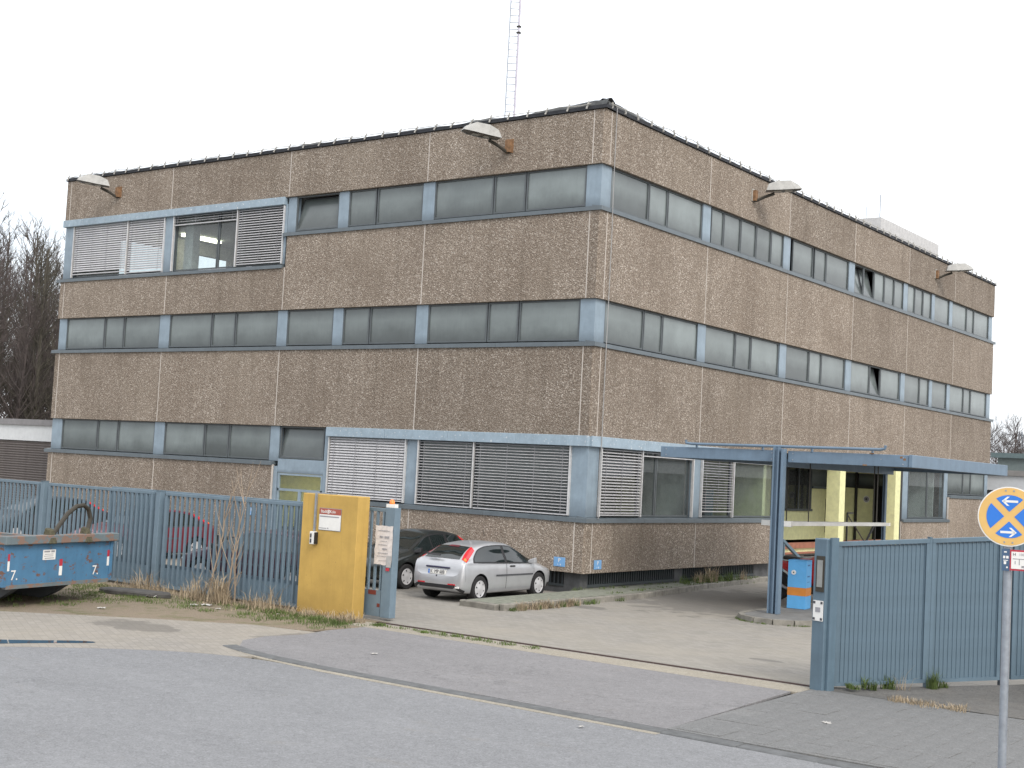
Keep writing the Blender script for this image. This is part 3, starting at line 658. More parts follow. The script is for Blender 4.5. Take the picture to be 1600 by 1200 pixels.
# ---- roof edge: flashing, membrane, clips and cable
for fc, u0, u1 in (('L', XE-.03, .06), ('R', .062, YE+.03)):
    FB(fc, u0, u1, -.4, .045, ZT+.012, ZT+.10).build('roof_flashing', FLASH, bld)
    m = MB(); n = int((u1-u0)/.22); vs = []; r2 = random.Random(5 if fc == 'L' else 9)
    for i in range(n+1):
        u = u0+(u1-u0)*i/n; v = Vector((u*.9, 3 if fc == 'L' else 8, 0))
        near = math.exp(-((u if fc == 'L' else u-.2)/1.5)**2)
        h = .165+.05*noise.noise(v)+.035*noise.noise(v*4)+.12*near; dd = .02+.03*noise.noise(v*1.7)
        for d_, z_ in ((-.38,.09),(-.30,h*.75),(-.16,h),(-.05,h*.92),(dd,h*.55),(dd+.012,.09)): vs.append(P(fc, u, d_, ZT+z_))
    m.add(vs, [(i*6+k, i*6+k+1, i*6+7+k, i*6+6+k) for i in range(n) for k in range(5)])
    m.build('roof_membrane', MEMB, bld, smooth=True)
    r2 = random.Random(4); cm = MB().bar((0,0,0),(0,0,.20),.045,.02).mesh('clip', CLIP)
    u = u0+.12
    while u < u1:
        o = inst('clip', cm, bld, P(fc, u, .075, ZT+.03)); o.rotation_euler = (r2.uniform(-.3,-.1), r2.uniform(.1,.5), 0) if fc == 'L' else (r2.uniform(-.5,.1), r2.uniform(-.3,-.1), 0)
        u += .645+r2.uniform(-.06,.06)
    pts = [P(fc, u0+.1+k*.32, .085, ZT+.14+.05*noise.noise(Vector((k*.5, 1, 2)))) for k in range(int((u1-u0-.2)/.32))]
    MB().tube(pts, .011, 5).build('lightning_cable', CLIP, bld)
MB().tube([(.07,.42,ZT+.1),(.06,.43,ZT-2),(.075,.44,9.0),(.06,.45,5),(.07,.45,1.9)], .012, 5).build('down_cable', simple('grey_cable', (.3,.3,.3), .6), bld)
# roof house
MB().box(-7.5,-2.3,24.2,30.6,11.5,13.35).build('roof_house', WHITE, bld)
MB().box(-7.6,-2.22,24.1,30.8,13.30,13.42).build('roof_house_soffit', FRAME, bld)
MB().box(-7.7,-2.15,24.0,30.9,13.425,13.95).build('roof_house_fascia', simple('pale_cladding', (.5,.5,.5), .7), bld)
MB().bar((-2.6,25,13.9),(-2.6,25,15.1),.03).bar((-2.9,24.3,13.9),(-2.9,24.3,14.5),.02).build('roof_rod', GALV, bld)

# ------------------------------------------------------------------ wall lamps
def wall_lamp(fc, u, z, side, label):
    o = empty('wall_lamp', P(fc, u, 0, z), 0, label, 'lamp', 'floodlights high on the walls')
    # local: d outward, s sideways along the wall
    if fc == 'L': q = lambda s, d, h: (s, -d, h)
    else: q = lambda s, d, h: (d, s, h)
    def bx(s0,s1,d0,d1,h0,h1): return MB().hexa([q(s,d,h) for h in (h0,h1) for s, d in ((s0,d0),(s1,d0),(s1,d1),(s0,d1))])
    bx(-.12,.12,.0,.03,-.17,.2).build('wall_plate', CLIP if fc == 'R' else RUSTOR, o)
    MB().tube([q(0,.03,-.14),q(side*.05,.10,-.14),q(side*.16,.32,-.02),q(side*.28,.56,.08)], .045, 8).build('arm', DKMET, o)
    bx(-.08,.08,.03,.12,-.16,.16).build('bracket', RUSTOR, o)
    # hood: tapered trough seen from below
    a, b = (side*.10,.42), (side*.62,1.30)
    ax = Vector((b[0]-a[0], b[1]-a[1])).normalized(); nx = Vector((-ax.y, ax.x))
    def hp(t, w, h):
        p = Vector(a)+ax*t+nx*w; return q(p.x, p.y, h)
    L_ = 1.0; m = MB()
    lo = [(-.05,-.17,.13),(-.05,.17,.13),(.35,.23,.14),(L_*.8,.23,.18),(L_,.12,.22),(L_,-.12,.22),(L_*.8,-.23,.18),(.35,-.23,.14)]
    hi = [(.02,-.10,.34),(.02,.10,.34),(.28,.15,.43),(L_*.66,.15,.45),(L_*.92,.07,.33),(L_*.92,-.07,.33),(L_*.66,-.15,.45),(.28,-.15,.43)]
    m.add([hp(*p) for p in lo]+[hp(*p) for p in hi], [(8,9,10,11,12,13,14,15)]+[(i,(i+1)%8,8+(i+1)%8,8+i) for i in range(8)])
    m.build('hood', LAMPW, o)
    m = MB(); m.add([hp(t*.96+.01,w*.94,h+.012) for t,w,h in lo], [(0,1,2,3,4,5,6,7)]); m.build('reflector', simple('dark_reflector', (.10,.10,.095), .3, .6), o)
    m = MB()
    for t in (.3, .62): m.add([hp(t+dt, dw, .13+.02*(t>.5)) for dt, dw in ((-.11,-.1),(-.11,.1),(.11,.1),(.11,-.1))], [(0,1,2,3)])
    m.build('lens', simple('lamp_lens', (.22,.24,.22), .15), o)
    return o
wall_lamp('L', -2.96, 11.50, -1, 'grey floodlight with orange rusted bracket nearest the building corner on the shorter face')
wall_lamp('L', -19.3, 11.58, -1, 'grey floodlight with rusted bracket above the tall blinded upper windows')
wall_lamp('R', 8.31, 11.58, 1, 'grey floodlight on the long face between corner and white roof house')
wall_lamp('R', 24.45, 11.58, 1, 'grey floodlight on the long face below the white roof house')
# parking plates
def parkplate(fc, u, z, lab):
    o = empty('parking_plate', P(fc, u, 0, z), 0, lab, 'sign', 'blue parking plates on the wall')
    w, h = .17, .115
    m = FB(fc, -w, w, .004, .016, -h, h); m.build('plate', PBLUE, o, bevel=.003)
    az = -math.pi/2 if fc == 'L' else 0
    face(textmesh('letter', 'P', .14, PWHITE, o), P(fc, 0, .018, .035), az); face(textmesh('numerals', '1 - 8', .06, PWHITE, o), P(fc, 0, .018, -.07), az)
parkplate('L', -.72, .78, 'blue parking plate on the wall panel facing the silver car')
parkplate('R', .62, .75, 'faded blue parking plate round the corner above the vent grilles')
parkplate('L', -11.9, 1.35, 'blue parking plate on the wall beside the entrance door')

# ------------------------------------------------------------------ roof mast
mast = empty('radio_mast', (-13.9, 14.3, 11.5), 0, 'tall thin lattice ladder mast standing on the flat roof', 'mast')
vx = Vector((.80,.60)); a2 = Vector((-.15,-.11)); b2_ = -a2
MB().tube([(a2.x,a2.y,0),(a2.x,a2.y,17)], .028, 6).build('stile', GALV, mast); MB().tube([(b2_.x,b2_.y,0),(b2_.x,b2_.y,17)], .045, 8).build('stile', simple('mast_tube', (.5,.48,.55), .5, .2), mast)
rm = MB().tube([(a2.x,a2.y,0),(b2_.x,b2_.y,0)], .016, 5).mesh('rung', GALV)
for k in range(60): inst('rung', rm, mast, (0,0,.15+k*.28))
for z in (9.2, 8.95, 11.2): MB().box(b2_.x-.07,b2_.x+.07,b2_.y-.07,b2_.y+.07,z,z+.06).build('clamp', DKMET, mast)
MB().bar((.15,.11,14.2),(1.6,1.2,14.2),.05).tube([(.95,.72,11.4),(.95,.72,16.5)],.012,5).tube([(1.5,1.12,11.55),(1.5,1.12,16.5)],.012,5).build('whip_aerial', GALV, mast)

# ------------------------------------------------------------------ boundary fence, pillar, sliding gate
FY = -8.6; FT = 2.12
def bar_fence(x0, x1, y, z0, z1, label, name='boundary_fence', pitch=.155, solid=.48, group=None, cat='fence', post_r=True):
    o = empty(name, (x0, y, 0), 0, label, cat, group); w = x1-x0
    MB().box(0, w, -.035, .035, z1-.07, z1).build('top_rail', FENCE, o, bevel=.006)
    MB().box(0, .07, -.035, .035, z0, z1-.07).build('stile', FENCE, o); MB().box(w-.07, w, -.035, .035, z0, z1-.07).build('stile', FENCE, o)
    MB().box(.07, w-.07, .018, .03, z0, solid).build('kick_plate', FENCE, o)
    MB().box(.07, w-.07, -.03, .017, z0, z0+.06).build('bottom_rail', FENCE, o)
    n = int((w-.14)/pitch); s = (w-.14)/n
    pm = MB().box(-.020, .020, -.032, .016, z0+.061, z1-.071).mesh('picket', FENCE)
    for i in range(1, n): inst('picket', pm, o, (.07+i*s, 0, 0), (0, rnd.uniform(-.002,.002), 0))
    return o
def fpost(x, lab):
    o = empty('fence_post', (x, FY, 0), 0, lab, 'post', 'steel posts of the barred fence')
    MB().box(-.07,.07,-.07,.07,-.05,FT+.02).build('shaft', FENCE, o, bevel=.008); MB().box(-.078,.078,-.078,.078,FT+.022,FT+.035).build('cap', FENCE, o)
bar_fence(-15.0, -10.02, FY, .05, FT, 'blue barred fence panel behind the open end of the skip', group='barred fence panels')
bar_fence(-9.62, -5.78, FY, .05, FT, 'blue barred fence panel behind the skip hook', group='barred fence panels')
bar_fence(-5.36, -1.06, FY, .05, FT, 'blue barred fence panel next to the yellow pillar with dry weeds before it', group='barred fence panels')
fpost(-9.82, 'blue steel fence post behind the skip lifting hook'); fpost(-5.57, 'blue steel fence post between the skip and the yellow pillar')
pl = empty('gate_pillar', (-.23, -8.6, 0), 0, 'ochre yellow rendered gate pillar with city sign', 'pillar')
MB().box(-.75,.75,-.2,.13,-.1,2.34).build('pillar_body', PILL, pl, bevel=.012)
MB().box(-.72,-.05,-.12,.05,2.342,2.36).build('cover_strip', GALV, pl)
cs = empty('city_sign', (-.20, -8.803, 1.86), 0, 'small white and red-brown city sign on yellow pillar', 'sign')
MB().box(-.285,.285,-.014,-.002,-.21,.09).build('white_field', PWHITE, cs); MB().box(-.285,.285,-.014,-.002,.092,.205).build('red_band', REDBR, cs); MB().box(-.295,.295,-.006,-.001,-.22,.215).build('backing', GALV, cs)
face(textmesh('lettering', 'Stadt', .082, PWHITE, cs), (-.165,-.017,.147), -math.pi/2); face(textmesh('lettering', 'Köln', .082, PWHITE, cs), (.075,-.017,.147), -math.pi/2)
em = MB().lathe([(.04,-.003),(.04,.0)], 16, 'y').build('emblem', PWHITE, cs); em.location = (-.04,-.0155,.147)
e2 = MB().lathe([(.028,-.004),(.028,.0)], 12, 'y').build('emblem_core', REDBR, em); MB().box(-.012,.012,-.006,-.0042,-.02,.02).build('emblem_mark', PWHITE, em)
MB().box(-.27,.25,-.0165,-.0145,.04,.062).build('text_line', INKG, cs); MB().box(-.27,-.08,-.0165,-.0145,-.185,-.172).build('text_line', INKG, cs); MB().box(-.06,-.02,-.0165,-.0145,-.185,-.165).build('text_line', INKG, cs)
cb = empty('cable_duct', (-.585, -8.805, 1.3), 0, 'grey cable duct running down to switch box on yellow pillar', 'duct')
MB().box(-.02,.02,-.04,-.0015,.31,1.06).build('duct', GALV, cb); MB().box(-.065,.065,-.09,-.0015,.05,.30).build('switch_box', PWHITE, cb, bevel=.01)
MB().box(-.04,.0,-.096,-.091,.08,.16).box(-.04,.0,-.096,-.091,.18,.26).build('push_button', INK, cb)
MB().box(.066,.085,-.09,-.0015,.06,.29).build('box_side', BLACK, cb)
gt = bar_fence(-7.6, 1.02, -8.33, .06, 2.14, 'blue barred sliding gate slid open behind fence and pillar', 'sliding_gate', .158, .52, cat='gate')
MB().box(8.45,8.70,-.055,.12,.05,2.16).build('end_stile', FENCE, gt, bevel=.008)
MB().box(7.9,8.44,-.045,-.038,.065,.56).build('end_plate', FENCE, gt); MB().box(8.12,8.32,-.050,-.0455,.47,.555).box(8.36,8.43,-.050,-.0455,.24,.31).build('rust_patch', simple('red_primer', (.15,.03,.02), .8), gt)
MB().box(8.46,8.68,-.05,.05,2.163,2.23).build('lamp_base', PWHITE, gt); MB().lathe([(.05,2.23),(.055,2.26),(.04,2.31),(0,2.325)], 12, c=(8.56,0,0)).build('warning_lamp', ORANGEL, gt)
nt = empty('notice_sheet', (.86, -8.385, 1.42), 0, 'weathered white paper notice taped to sliding gate bars', 'notice')
m = MB(); N = 8; r3 = random.Random(3); vs = []
for i in range(N+1):
    for j in range(N+1):
        u = -.22+.44*j/N+(r3.uniform(-.012,.012) if j in (0,N) else 0); z = -.36+.74*i/N+(r3.uniform(-.012,.012) if i in (0,N) else 0)
        vs.append((u, -.008-.006*noise.noise(Vector((u*6,z*6,1))), z))
m.add(vs, [(i*(N+1)+j, i*(N+1)+j+1, (i+1)*(N+1)+j+1, (i+1)*(N+1)+j) for i in range(N) for j in range(N)])
m.build('sheet', simple('weathered_paper', (.62,.58,.56), .9, var=.15, sc=12), nt, recalc=False); MB().box(-.19,.19,-.004,.002,-.34,.36).build('board', WHITE, nt)
m = MB()
for z, a, b, h in ((.29,-.15,.14,.02),(.17,-.10,-.01,.05),(.17,.02,.14,.055),(.02,-.12,.10,.015),(-.06,-.02,.10,.045),(-.14,-.13,.13,.018),(-.20,-.15,.14,.012),(-.28,-.1,.1,.01),(.09,-.08,.09,.012)):
    x = a
    while x < b:
        w = r3.uniform(.012,.03); m.box(x, min(x+w,b), -.0185, -.0165, z-h/2*r3.uniform(.5,1), z+h/2*r3.uniform(.5,1)); x += w+r3.uniform(.004,.012)
m.build('faded_print', INKG, nt)
MB().box(.10,.22,-.022,-.019,-.40,-.18).build('tape', simple('grey_tape', (.4,.4,.4), .6), nt); MB().box(.10,.19,-.024,-.020,-.47,-.41).build('red_tape', SIGNRED, nt)

# ------------------------------------------------------------------ right boundary: post and ribbed fence
rp_ = empty('gate_post', (10.08, -8.86, 0), R(-16), 'square blue steel gate post with intercom recess', 'post')
MB().box(-.12,.12,-.12,.12,-.05,2.24).build('shaft', FENCE2, rp_, bevel=.012); MB().box(.122,.165,-.06,.10,-.05,2.26).build('stop_channel', FENCE2, rp_)
MB().box(-.06,.09,-.135,-.121,1.45,1.98).build('recess_frame', DKMET, rp_); MB().box(-.035,.065,-.142,-.136,1.52,1.92).build('recess_glass', simple('dusty_glass', (.26,.27,.26), .3), rp_)
ptag = empty('small_notice', (10.08, -8.86, 0), R(-16), 'small white plate with black corner screws on gate post', 'sign')
MB().box(-.09,.09,-.134,-.122,1.02,1.32).build('plate', PWHITE, ptag); m = MB()
for x in (-.068,.068):
    for z in (1.05,1.29): m.box(x-.018,x+.018,-.140,-.135,z-.018,z+.018)
m.build('screw', INK, ptag); MB().box(-.045,.045,-.138,-.135,1.15,1.22).build('faded_print', INKG, ptag)
FD = Vector((.79,.613)); FS = .085
def fpt(q): return (10.21+FD.x*q, -8.72+FD.y*q, FS*q)
def ribbed(q0, q1, label, z0=.06, z1=2.2, pitch=.062):
    w = q1-q0
    o = empty('ribbed_fence', fpt(q0), math.atan2(FD.y, FD.x), label, 'fence', 'ribbed sheet steel fence panels')
    def shb(x0, x1, y0, y1, za, zb): return MB().hexa([(x,y,z+FS*x) for z in (za,zb) for x, y in ((x0,y0),(x1,y0),(x1,y1),(x0,y1))])
    shb(0,w,-.035,.035,z1-.07,z1).build('top_rail', FENCE2, o, bevel=.006); shb(0,w,-.035,.035,z0,z0+.05).build('bottom_rail', FENCE2, o)
    shb(0,.05,-.035,.035,z0+.05,z1-.07).build('stile', FENCE2, o); shb(w-.05,w,-.035,.035,z0+.05,z1-.07).build('stile', FENCE2, o)
    n = int((w-.10)/pitch); s_ = (w-.10)/n
    pm = MB().prism([(0,.004),(s_*.66,.004),(s_*.72,-.008),(s_*.97,-.008),(s_,.004),(s_,.010),(0,.010)], z0+.05, z1-.07).mesh('ribbed_sheet', FENCE2)
    for i in range(n): inst('ribbed_sheet', pm, o, (.05+i*s_,0,FS*(.05+i*s_)))
    return o
ribbed(0, 1.38, 'blue ribbed steel fence panel next to gate post')
ribbed(1.42, 2.49, 'blue ribbed steel fence panel between its post-side neighbour and the round sign')
ribbed(2.66, 4.8, 'blue ribbed steel fence panel directly behind the round sign pole')
for q, lab, a, b, y0, y1, mt in ((1.40, 'blue joint post between the two ribbed fence panels', -.018, .018, -.03, .10, FENCE2), (2.575, 'dark narrow upright in the gap behind the round sign', -.05, .05, .04, .14, simple('dark_upright', (.03,.04,.055), .6))):  # second one: dark upright set into the gap between ribbed panels
    o = empty('fence_post', fpt(q), math.atan2(FD.y, FD.x), lab, 'post'); MB().box(a,b,y0,y1,-.3,2.21).build('shaft', mt, o); MB().box(a-.004,b+.004,y0-.004,y1+.004,2.212,2.222).build('cap', mt, o)

# ------------------------------------------------------------------ canopy, island, barrier
CX, CY = 5.10, .05
cn = empty('canopy', (CX, CY, 0), 0, 'flat blue steel canopy on twin-channel posts over traffic island', 'canopy')
def cbx(n, x0,x1,y0,y1,z0,z1, mat=CANOPY, bev=0): return MB().box(x0-CX,x1-CX,y0-CY,y1-CY,z0,z1).build(n, mat, cn, bevel=bev)
cbx('front_fascia', 1.95,4.96,.14,.22,3.50,3.76, bev=.008); cbx('front_fascia', 5.24,8.02,.14,.22,3.50,3.76, bev=.008)
cbx('side_fascia', 8.03,8.11,.11,6.92,3.50,3.77, bev=.008); cbx('side_fascia', 1.95,2.03,.23,6.92,3.50,3.76, bev=.008); cbx('rear_fascia', 2.04,8.02,6.84,6.92,3.50,3.76)
cbx('roof_deck', 2.04,8.02,.23,6.83,3.58,3.71, simple('dark_deck', (.07,.08,.085), .8)); cbx('cross_beam', 5.0,5.2,.23,6.8,3.40,3.58)
cbx('post_flange', 4.955,4.985,-.03,.11,.11,3.84); cbx('post_web', 4.986,5.07,.035,.06,.11,3.82); cbx('post_flange', 5.071,5.10,-.03,.11,.11,3.84); cbx('post_web', 5.101,5.165,.06,.085,.11,3.80); cbx('post_flange', 5.166,5.225,-.05,.11,.11,3.80)
cbx('post_flange', 5.05,5.075,6.45,6.57,0,3.5); cbx('post_web', 5.076,5.10,6.50,6.52,0,3.5); cbx('post_flange', 5.101,5.126,6.45,6.57,0,3.5); cbx('base_plate', 4.95,5.23,6.38,6.64,0,.02)
MB().tube([(2.65-CX,.05,3.93),(2.65-CX,.05,3.86),(2.8-CX,.05,3.84),(7.4-CX,.05,3.86),(7.5-CX,.05,3.88),(7.52-CX,.05,3.95)], .033, 8).build('conduit', CANOPY, cn)
for x in (2.9, 4.6, 5.8, 7.2): MB().box(x-CX-.015,x-CX+.015,.09,.16,3.74,3.83).build('conduit_clip', CANOPY, cn)
for k, (x, z) in enumerate(((7.86,3.70),(7.93,3.66),(7.2,3.77),(7.05,3.515))):
    MB().box(x-CX-(.05 if k > 1 else .03),x-CX+(.05 if k > 1 else .03),.136-CY,.139-CY,z-.015,z+.012 if k > 1 else z+.03).build('rust_patch', RUSTOR, cn)
for x in (2.1, 4.85, 5.36, 7.9):
    for z in (3.56, 3.70): MB().lathe([(.016,.132-CY),(.016,.1395-CY)], 8, 'y', (x-CX,0,z)).build('bolt', GALV, cn)
isl = empty('traffic_island', (5.45, 1.6, 0)); tag(isl, kind='structure')
ip = [(math.cos(a)*.88, -1.7-math.sin(a)*1.05) for a in [math.pi*k/12 for k in range(13)]]+[(-.88,2),(.88,2)]
MB().prism(ip, -.05, .105).build('island_top', CONC, isl)
ko = [(math.cos(math.pi*k/7)*.95, -1.7-math.sin(math.pi*k/7)*1.12) for k in range(8)]+[(-.95,-.8),(-.95,.2),(-.95,1.2),(-.95,2.1)]
for a, b in zip(ko[:-1], ko[1:]):
    A = Vector(a); B = Vector(b); d = (B-A).normalized(); n = Vector((-d.y,d.x))*.06; q = d*.004; p = [A+q-n,B-q-n,B-q+n,A+q+n]
    MB().hexa([(v.x,v.y,-.05) for v in p]+[(v.x,v.y,.115) for v in p]).build('kerb_stone', KERBG, isl)
bb = empty('barrier_box', (4.85, 1.90, .112), R(8), 'bright blue barrier box with orange band standing on the island', 'box')
MB().box(-.22,.22,-.22,.22,.0,.30).build('lower_case', CABLUE, bb); MB().box(-.222,.222,-.222,.222,.302,.49).build('orange_band', ORANGE, bb); MB().box(-.22,.22,-.22,.22,.492,1.10).build('upper_case', CABLUE, bb); MB().box(-.225,.225,-.225,.225,1.102,1.13).build('lid', CABLUE, bb, bevel=.006)
kb = MB().lathe([(.055,-.02),(.055,0)], 16, 'y').build('lock_disc', PWHITE, bb); kb.location = (-.08,-.222,.84); MB().lathe([(.018,-.03),(.018,0)], 8, 'y').build('lock', INK, kb)
MB().box(-.18,.18,-.19,.19,-.005,.0).build('foot', DKMET, bb)
m = MB()
for z, h in ((1.0,.03),(.74,.03),(.62,.012)): m.box(.2205,.224,-.12,.06,z,z+h)
m.build('faded_print', simple('blue_print', (.04,.12,.3), .6), bb)
def arm(x0, x1, y, z0, z1, lab):
    o = empty('height_bar', (x0, y, z0), 0, lab, 'barrier bar', 'white bars below the canopy'); w = x1-x0
    MB().hexa([(0,-.05,-.045),(w,-.05,z1-z0-.035),(w,.05,z1-z0-.035),(0,.05,-.045),(0,-.05,.045),(w,-.05,z1-z0+.035),(w,.05,z1-z0+.035),(0,.05,.045)]).build('beam', simple('off_white_beam', (.55,.54,.51), .6), o)
    MB().box(-.12,.10,-.06,.06,-.065,.065).build('end_cap', PWHITE, o, bevel=.006)
    for x in (.5, w-.3): MB().bar((x,0,.05+x/w*(z1-z0)),(x,0,3.6-z0),.02).build('hanger', DKMET, o)
arm(5.02, 7.42, .75, 2.10, 2.25, 'white hanging bar nearer the canopy post'); arm(4.02, 6.95, 1.75, 2.065, 2.225, 'white hanging bar deeper under the canopy')

# ------------------------------------------------------------------ round no-stopping sign
SP = Vector((15.16, -17.23)); az = math.atan2(CAM.y-SP.y, CAM.x-SP.x)
sg = empty('road_sign', (SP.x, SP.y, .05), az+math.pi/2, 'round blue no-stopping sign with faded orange ring and cross on grey pole', 'sign')
MB().tube([(0,.05,-.05),(0,.05,3.05)], .0315, 14).build('pole', GALV, sg, smooth=True)
zc = 2.82; r0 = .232
d_ = MB().lathe([(r0,-.010),(r0,.0)], 48, 'y').build('disc_back', PWHITE, sg); d_.location = (0,0,zc)
d_ = MB().lathe([(r0-.009,-.0125),(r0-.009,-.0105)], 48, 'y').build('orange_ring', SIGNORG, sg); d_.location = (0,0,zc)
ri, hw = .167, .026
for k, nm in enumerate(('blue_quadrant',)*4):
    m = MB(); a0 = R(90*k); pts = []; off = hw/math.sin(R(45))
    # wedge between two arms of the cross, which runs along the diagonals
    half = R(45)-math.asin(hw/ri)
    pts = [(off,0)]+[(ri*math.cos(t), ri*math.sin(t)) for t in [(-half+2*half*i/12) for i in range(13)]]
    pts = [(x*math.cos(a0)-y*math.sin(a0), x*math.sin(a0)+y*math.cos(a0)) for x, y in pts]
    n = len(pts); m.add([(x,-.0145,y+zc) for x, y in pts], [tuple(range(n))]); m.build('blue_quadrant', SIGNBLUE, sg, recalc=False)
for s, zz in ((-1, .118), (1, -.122)):
    m = MB(); y = -.016
    def pl_(p): m.add([(x*s*1.0+.0, y, zz+z+zc) for x, z in p], [tuple(range(len(p)))])
    pl_([(-.062,-.009),(.045,-.009),(.045,.009),(-.062,.009)])
    pl_([(.058,.0),(.018,.036),(.000,.036),(.036,.0)]); pl_([(.058,.0),(.036,.0),(.000,-.036),(.018,-.036)])
    m.build('arrow', PWHITE, sg, recalc=False)
m = MB()
for x in (-.03,.03):
    for z in (.2,-.2): m.box(x-.006,x+.006,-.015,-.0127,z+zc-.006,z+zc+.006)
m.build('rivet', GALV, sg)
pz = 2.485
MB().box(-.045,.012,-.004,.02,pz-.085,pz+.085).build('blue_plate', simple('slate_blue_plate', (.05,.10,.18), .5), sg); MB().box(.014,.16,-.004,.004,pz-.08,pz+.08).build('hydrant_plate_border', SIGNRED, sg); MB().box(.024,.15,-.006,-.0045,pz-.066,pz+.066).build('hydrant_plate', PWHITE, sg)
face(textmesh('letter', 'H', .032, INK, sg, .0004), (.046,-.0075,pz+.045), -math.pi/2); face(textmesh('numeral', '100', .028, INKG, sg, .0004), (.10,-.0075,pz+.045), -math.pi/2)
MB().box(.035,.14,-.0075,-.0062,pz+.008,pz+.014).box(.08,.086,-.0075,-.0062,pz-.035,pz+.008).box(.05,.056,-.0075,-.0062,pz-.03,pz-.005).box(.10,.12,-.0075,-.0062,pz-.055,pz-.04).build('plate_marks', INKG, sg)
MB().box(-.036,-.02,-.0055,-.0042,pz+.01,pz+.03).box(-.014,.004,-.0055,-.0042,pz+.01,pz+.03).box(-.034,.0,-.0055,-.0042,pz-.008,pz-.002).box(-.03,-.012,-.0055,-.0042,pz-.035,pz-.012).box(-.012,.0,-.0055,-.0042,pz-.065,pz-.052).box(-.03,-.01,-.0055,-.0042,pz+.055,pz+.065).build('plate_marks', PWHITE, sg)

# ------------------------------------------------------------------ skip container
sk = empty('skip_container', (-3.95, -12.2, 0), 0, 'scratched blue steel skip container with rusty rim and lifting hook', 'skip')
th = math.atan2(-10.72+13.62, -4.33+3.72)           # direction of the visible end face
sk.rotation_euler = (0, 0, th-math.pi/2); W2 = 1.42; LN = 6.2
def wall4(n, x0, x1, y0, y1, z0, z1, mat, bev=.0): return MB().box(x0,x1,y0,y1,z0,z1).build(n, mat, sk, bevel=bev)
wall4('end_wall', -.05,.0,-W2,W2,.42,1.17, SKIP); wall4('side_wall', -LN,-.051,-W2,-W2+.05,.42,1.17, SKIP); wall4('side_wall', -LN,-.051,W2-.05,W2,.42,1.03, SKIPRIM)
wall4('floor', -LN,-.051,-W2+.051,W2-.051,.40,.45, RUST); wall4('far_wall', -LN-.05,-LN-.001,-W2,W2,.42,1.17, SKIP)
wall4('end_rim', -.10,.10,-W2-.09,W2+.09,1.172,1.33, SKIPRIM, .012); wall4('side_rim', -LN,-.101,-W2-.09,-W2+.07,1.172,1.33, SKIPRIM, .012); wall4('side_rim', -LN,-.101,W2-.07,W2+.06,1.032,1.14, SKIPRIM, .012)
MB().box(-.14,.02,-W2-.02,-W2+.06,.40,1.168).build('corner_post', SKIP, sk); MB().box(-.14,.02,W2-.06,W2+.02,.40,1.168).build('corner_post', SKIP, sk); MB().box(-.08,.015,-W2+.061,W2-.061,.36,.43).build('bottom_beam', SKIPRIM, sk)
for y in (-.6, .72):
    m = MB(); m.prism([(-5.6,0),(-1.05,0),(-.75,.12),(-.35,.36),(-5.6,.36)], y-.07, y+.07)
    m.v = [(a, c, b) for a, b, c in m.v]; m.build('skid', simple('skid_steel', (.10,.11,.12), .7), sk)
MB().tube([(.0,-.28,1.30),(-.02,-.10,1.48),(-.05,.16,1.72),(-.06,.40,1.86),(-.06,.60,1.88),(-.06,.74,1.80),(-.05,.80,1.62),(-.02,.72,1.45),(.0,.62,1.30)], .045, 8).build('lifting_hook', DKMET, sk, smooth=True)
for y in (-.33, .64): MB().hexa([(-.12,y-.10,1.2),(.13,y-.12,1.16),(.13,y+.10,1.16),(-.12,y+.12,1.2),(-.08,y-.06,1.46),(.06,y-.05,1.43),(.06,y+.06,1.43),(-.08,y+.07,1.46)]).build('hook_socket', simple('mossy_iron', (.07,.065,.04), .9, var=.4, sc=20), sk, bevel=.02)
def onface(n, y0, y1, z0, z1, mat, d=.004): return MB().box(.001,d,y0,y1,z0,z1).build(n, mat, sk)
for y, zt in ((-1.33,1.0), (.02,.86), (1.34,.99)):
    onface('red_stripe', y-.04, y+.04, zt-.13, zt, SIGNRED); onface('white_stripe', y-.04, y+.04, zt-.31, zt-.131, PWHITE)
onface('label_plate', -.47, -.14, .86, 1.05, PWHITE); m = MB()
for z, a, b, h in ((1.015,-.44,-.29,.03),(1.015,-.26,-.17,.035),(.965,-.42,-.2,.012),(.93,-.44,-.2,.012),(.89,-.42,-.18,.016)): m.box(.0045,.006,a,b,z-h/2,z+h/2)
m.build('label_print', INKG, sk)
for y in (-1.16, .98):
    t = textmesh('numeral', '7.', .26, PWHITE, sk); face(t, (.004, y, .60), 0)

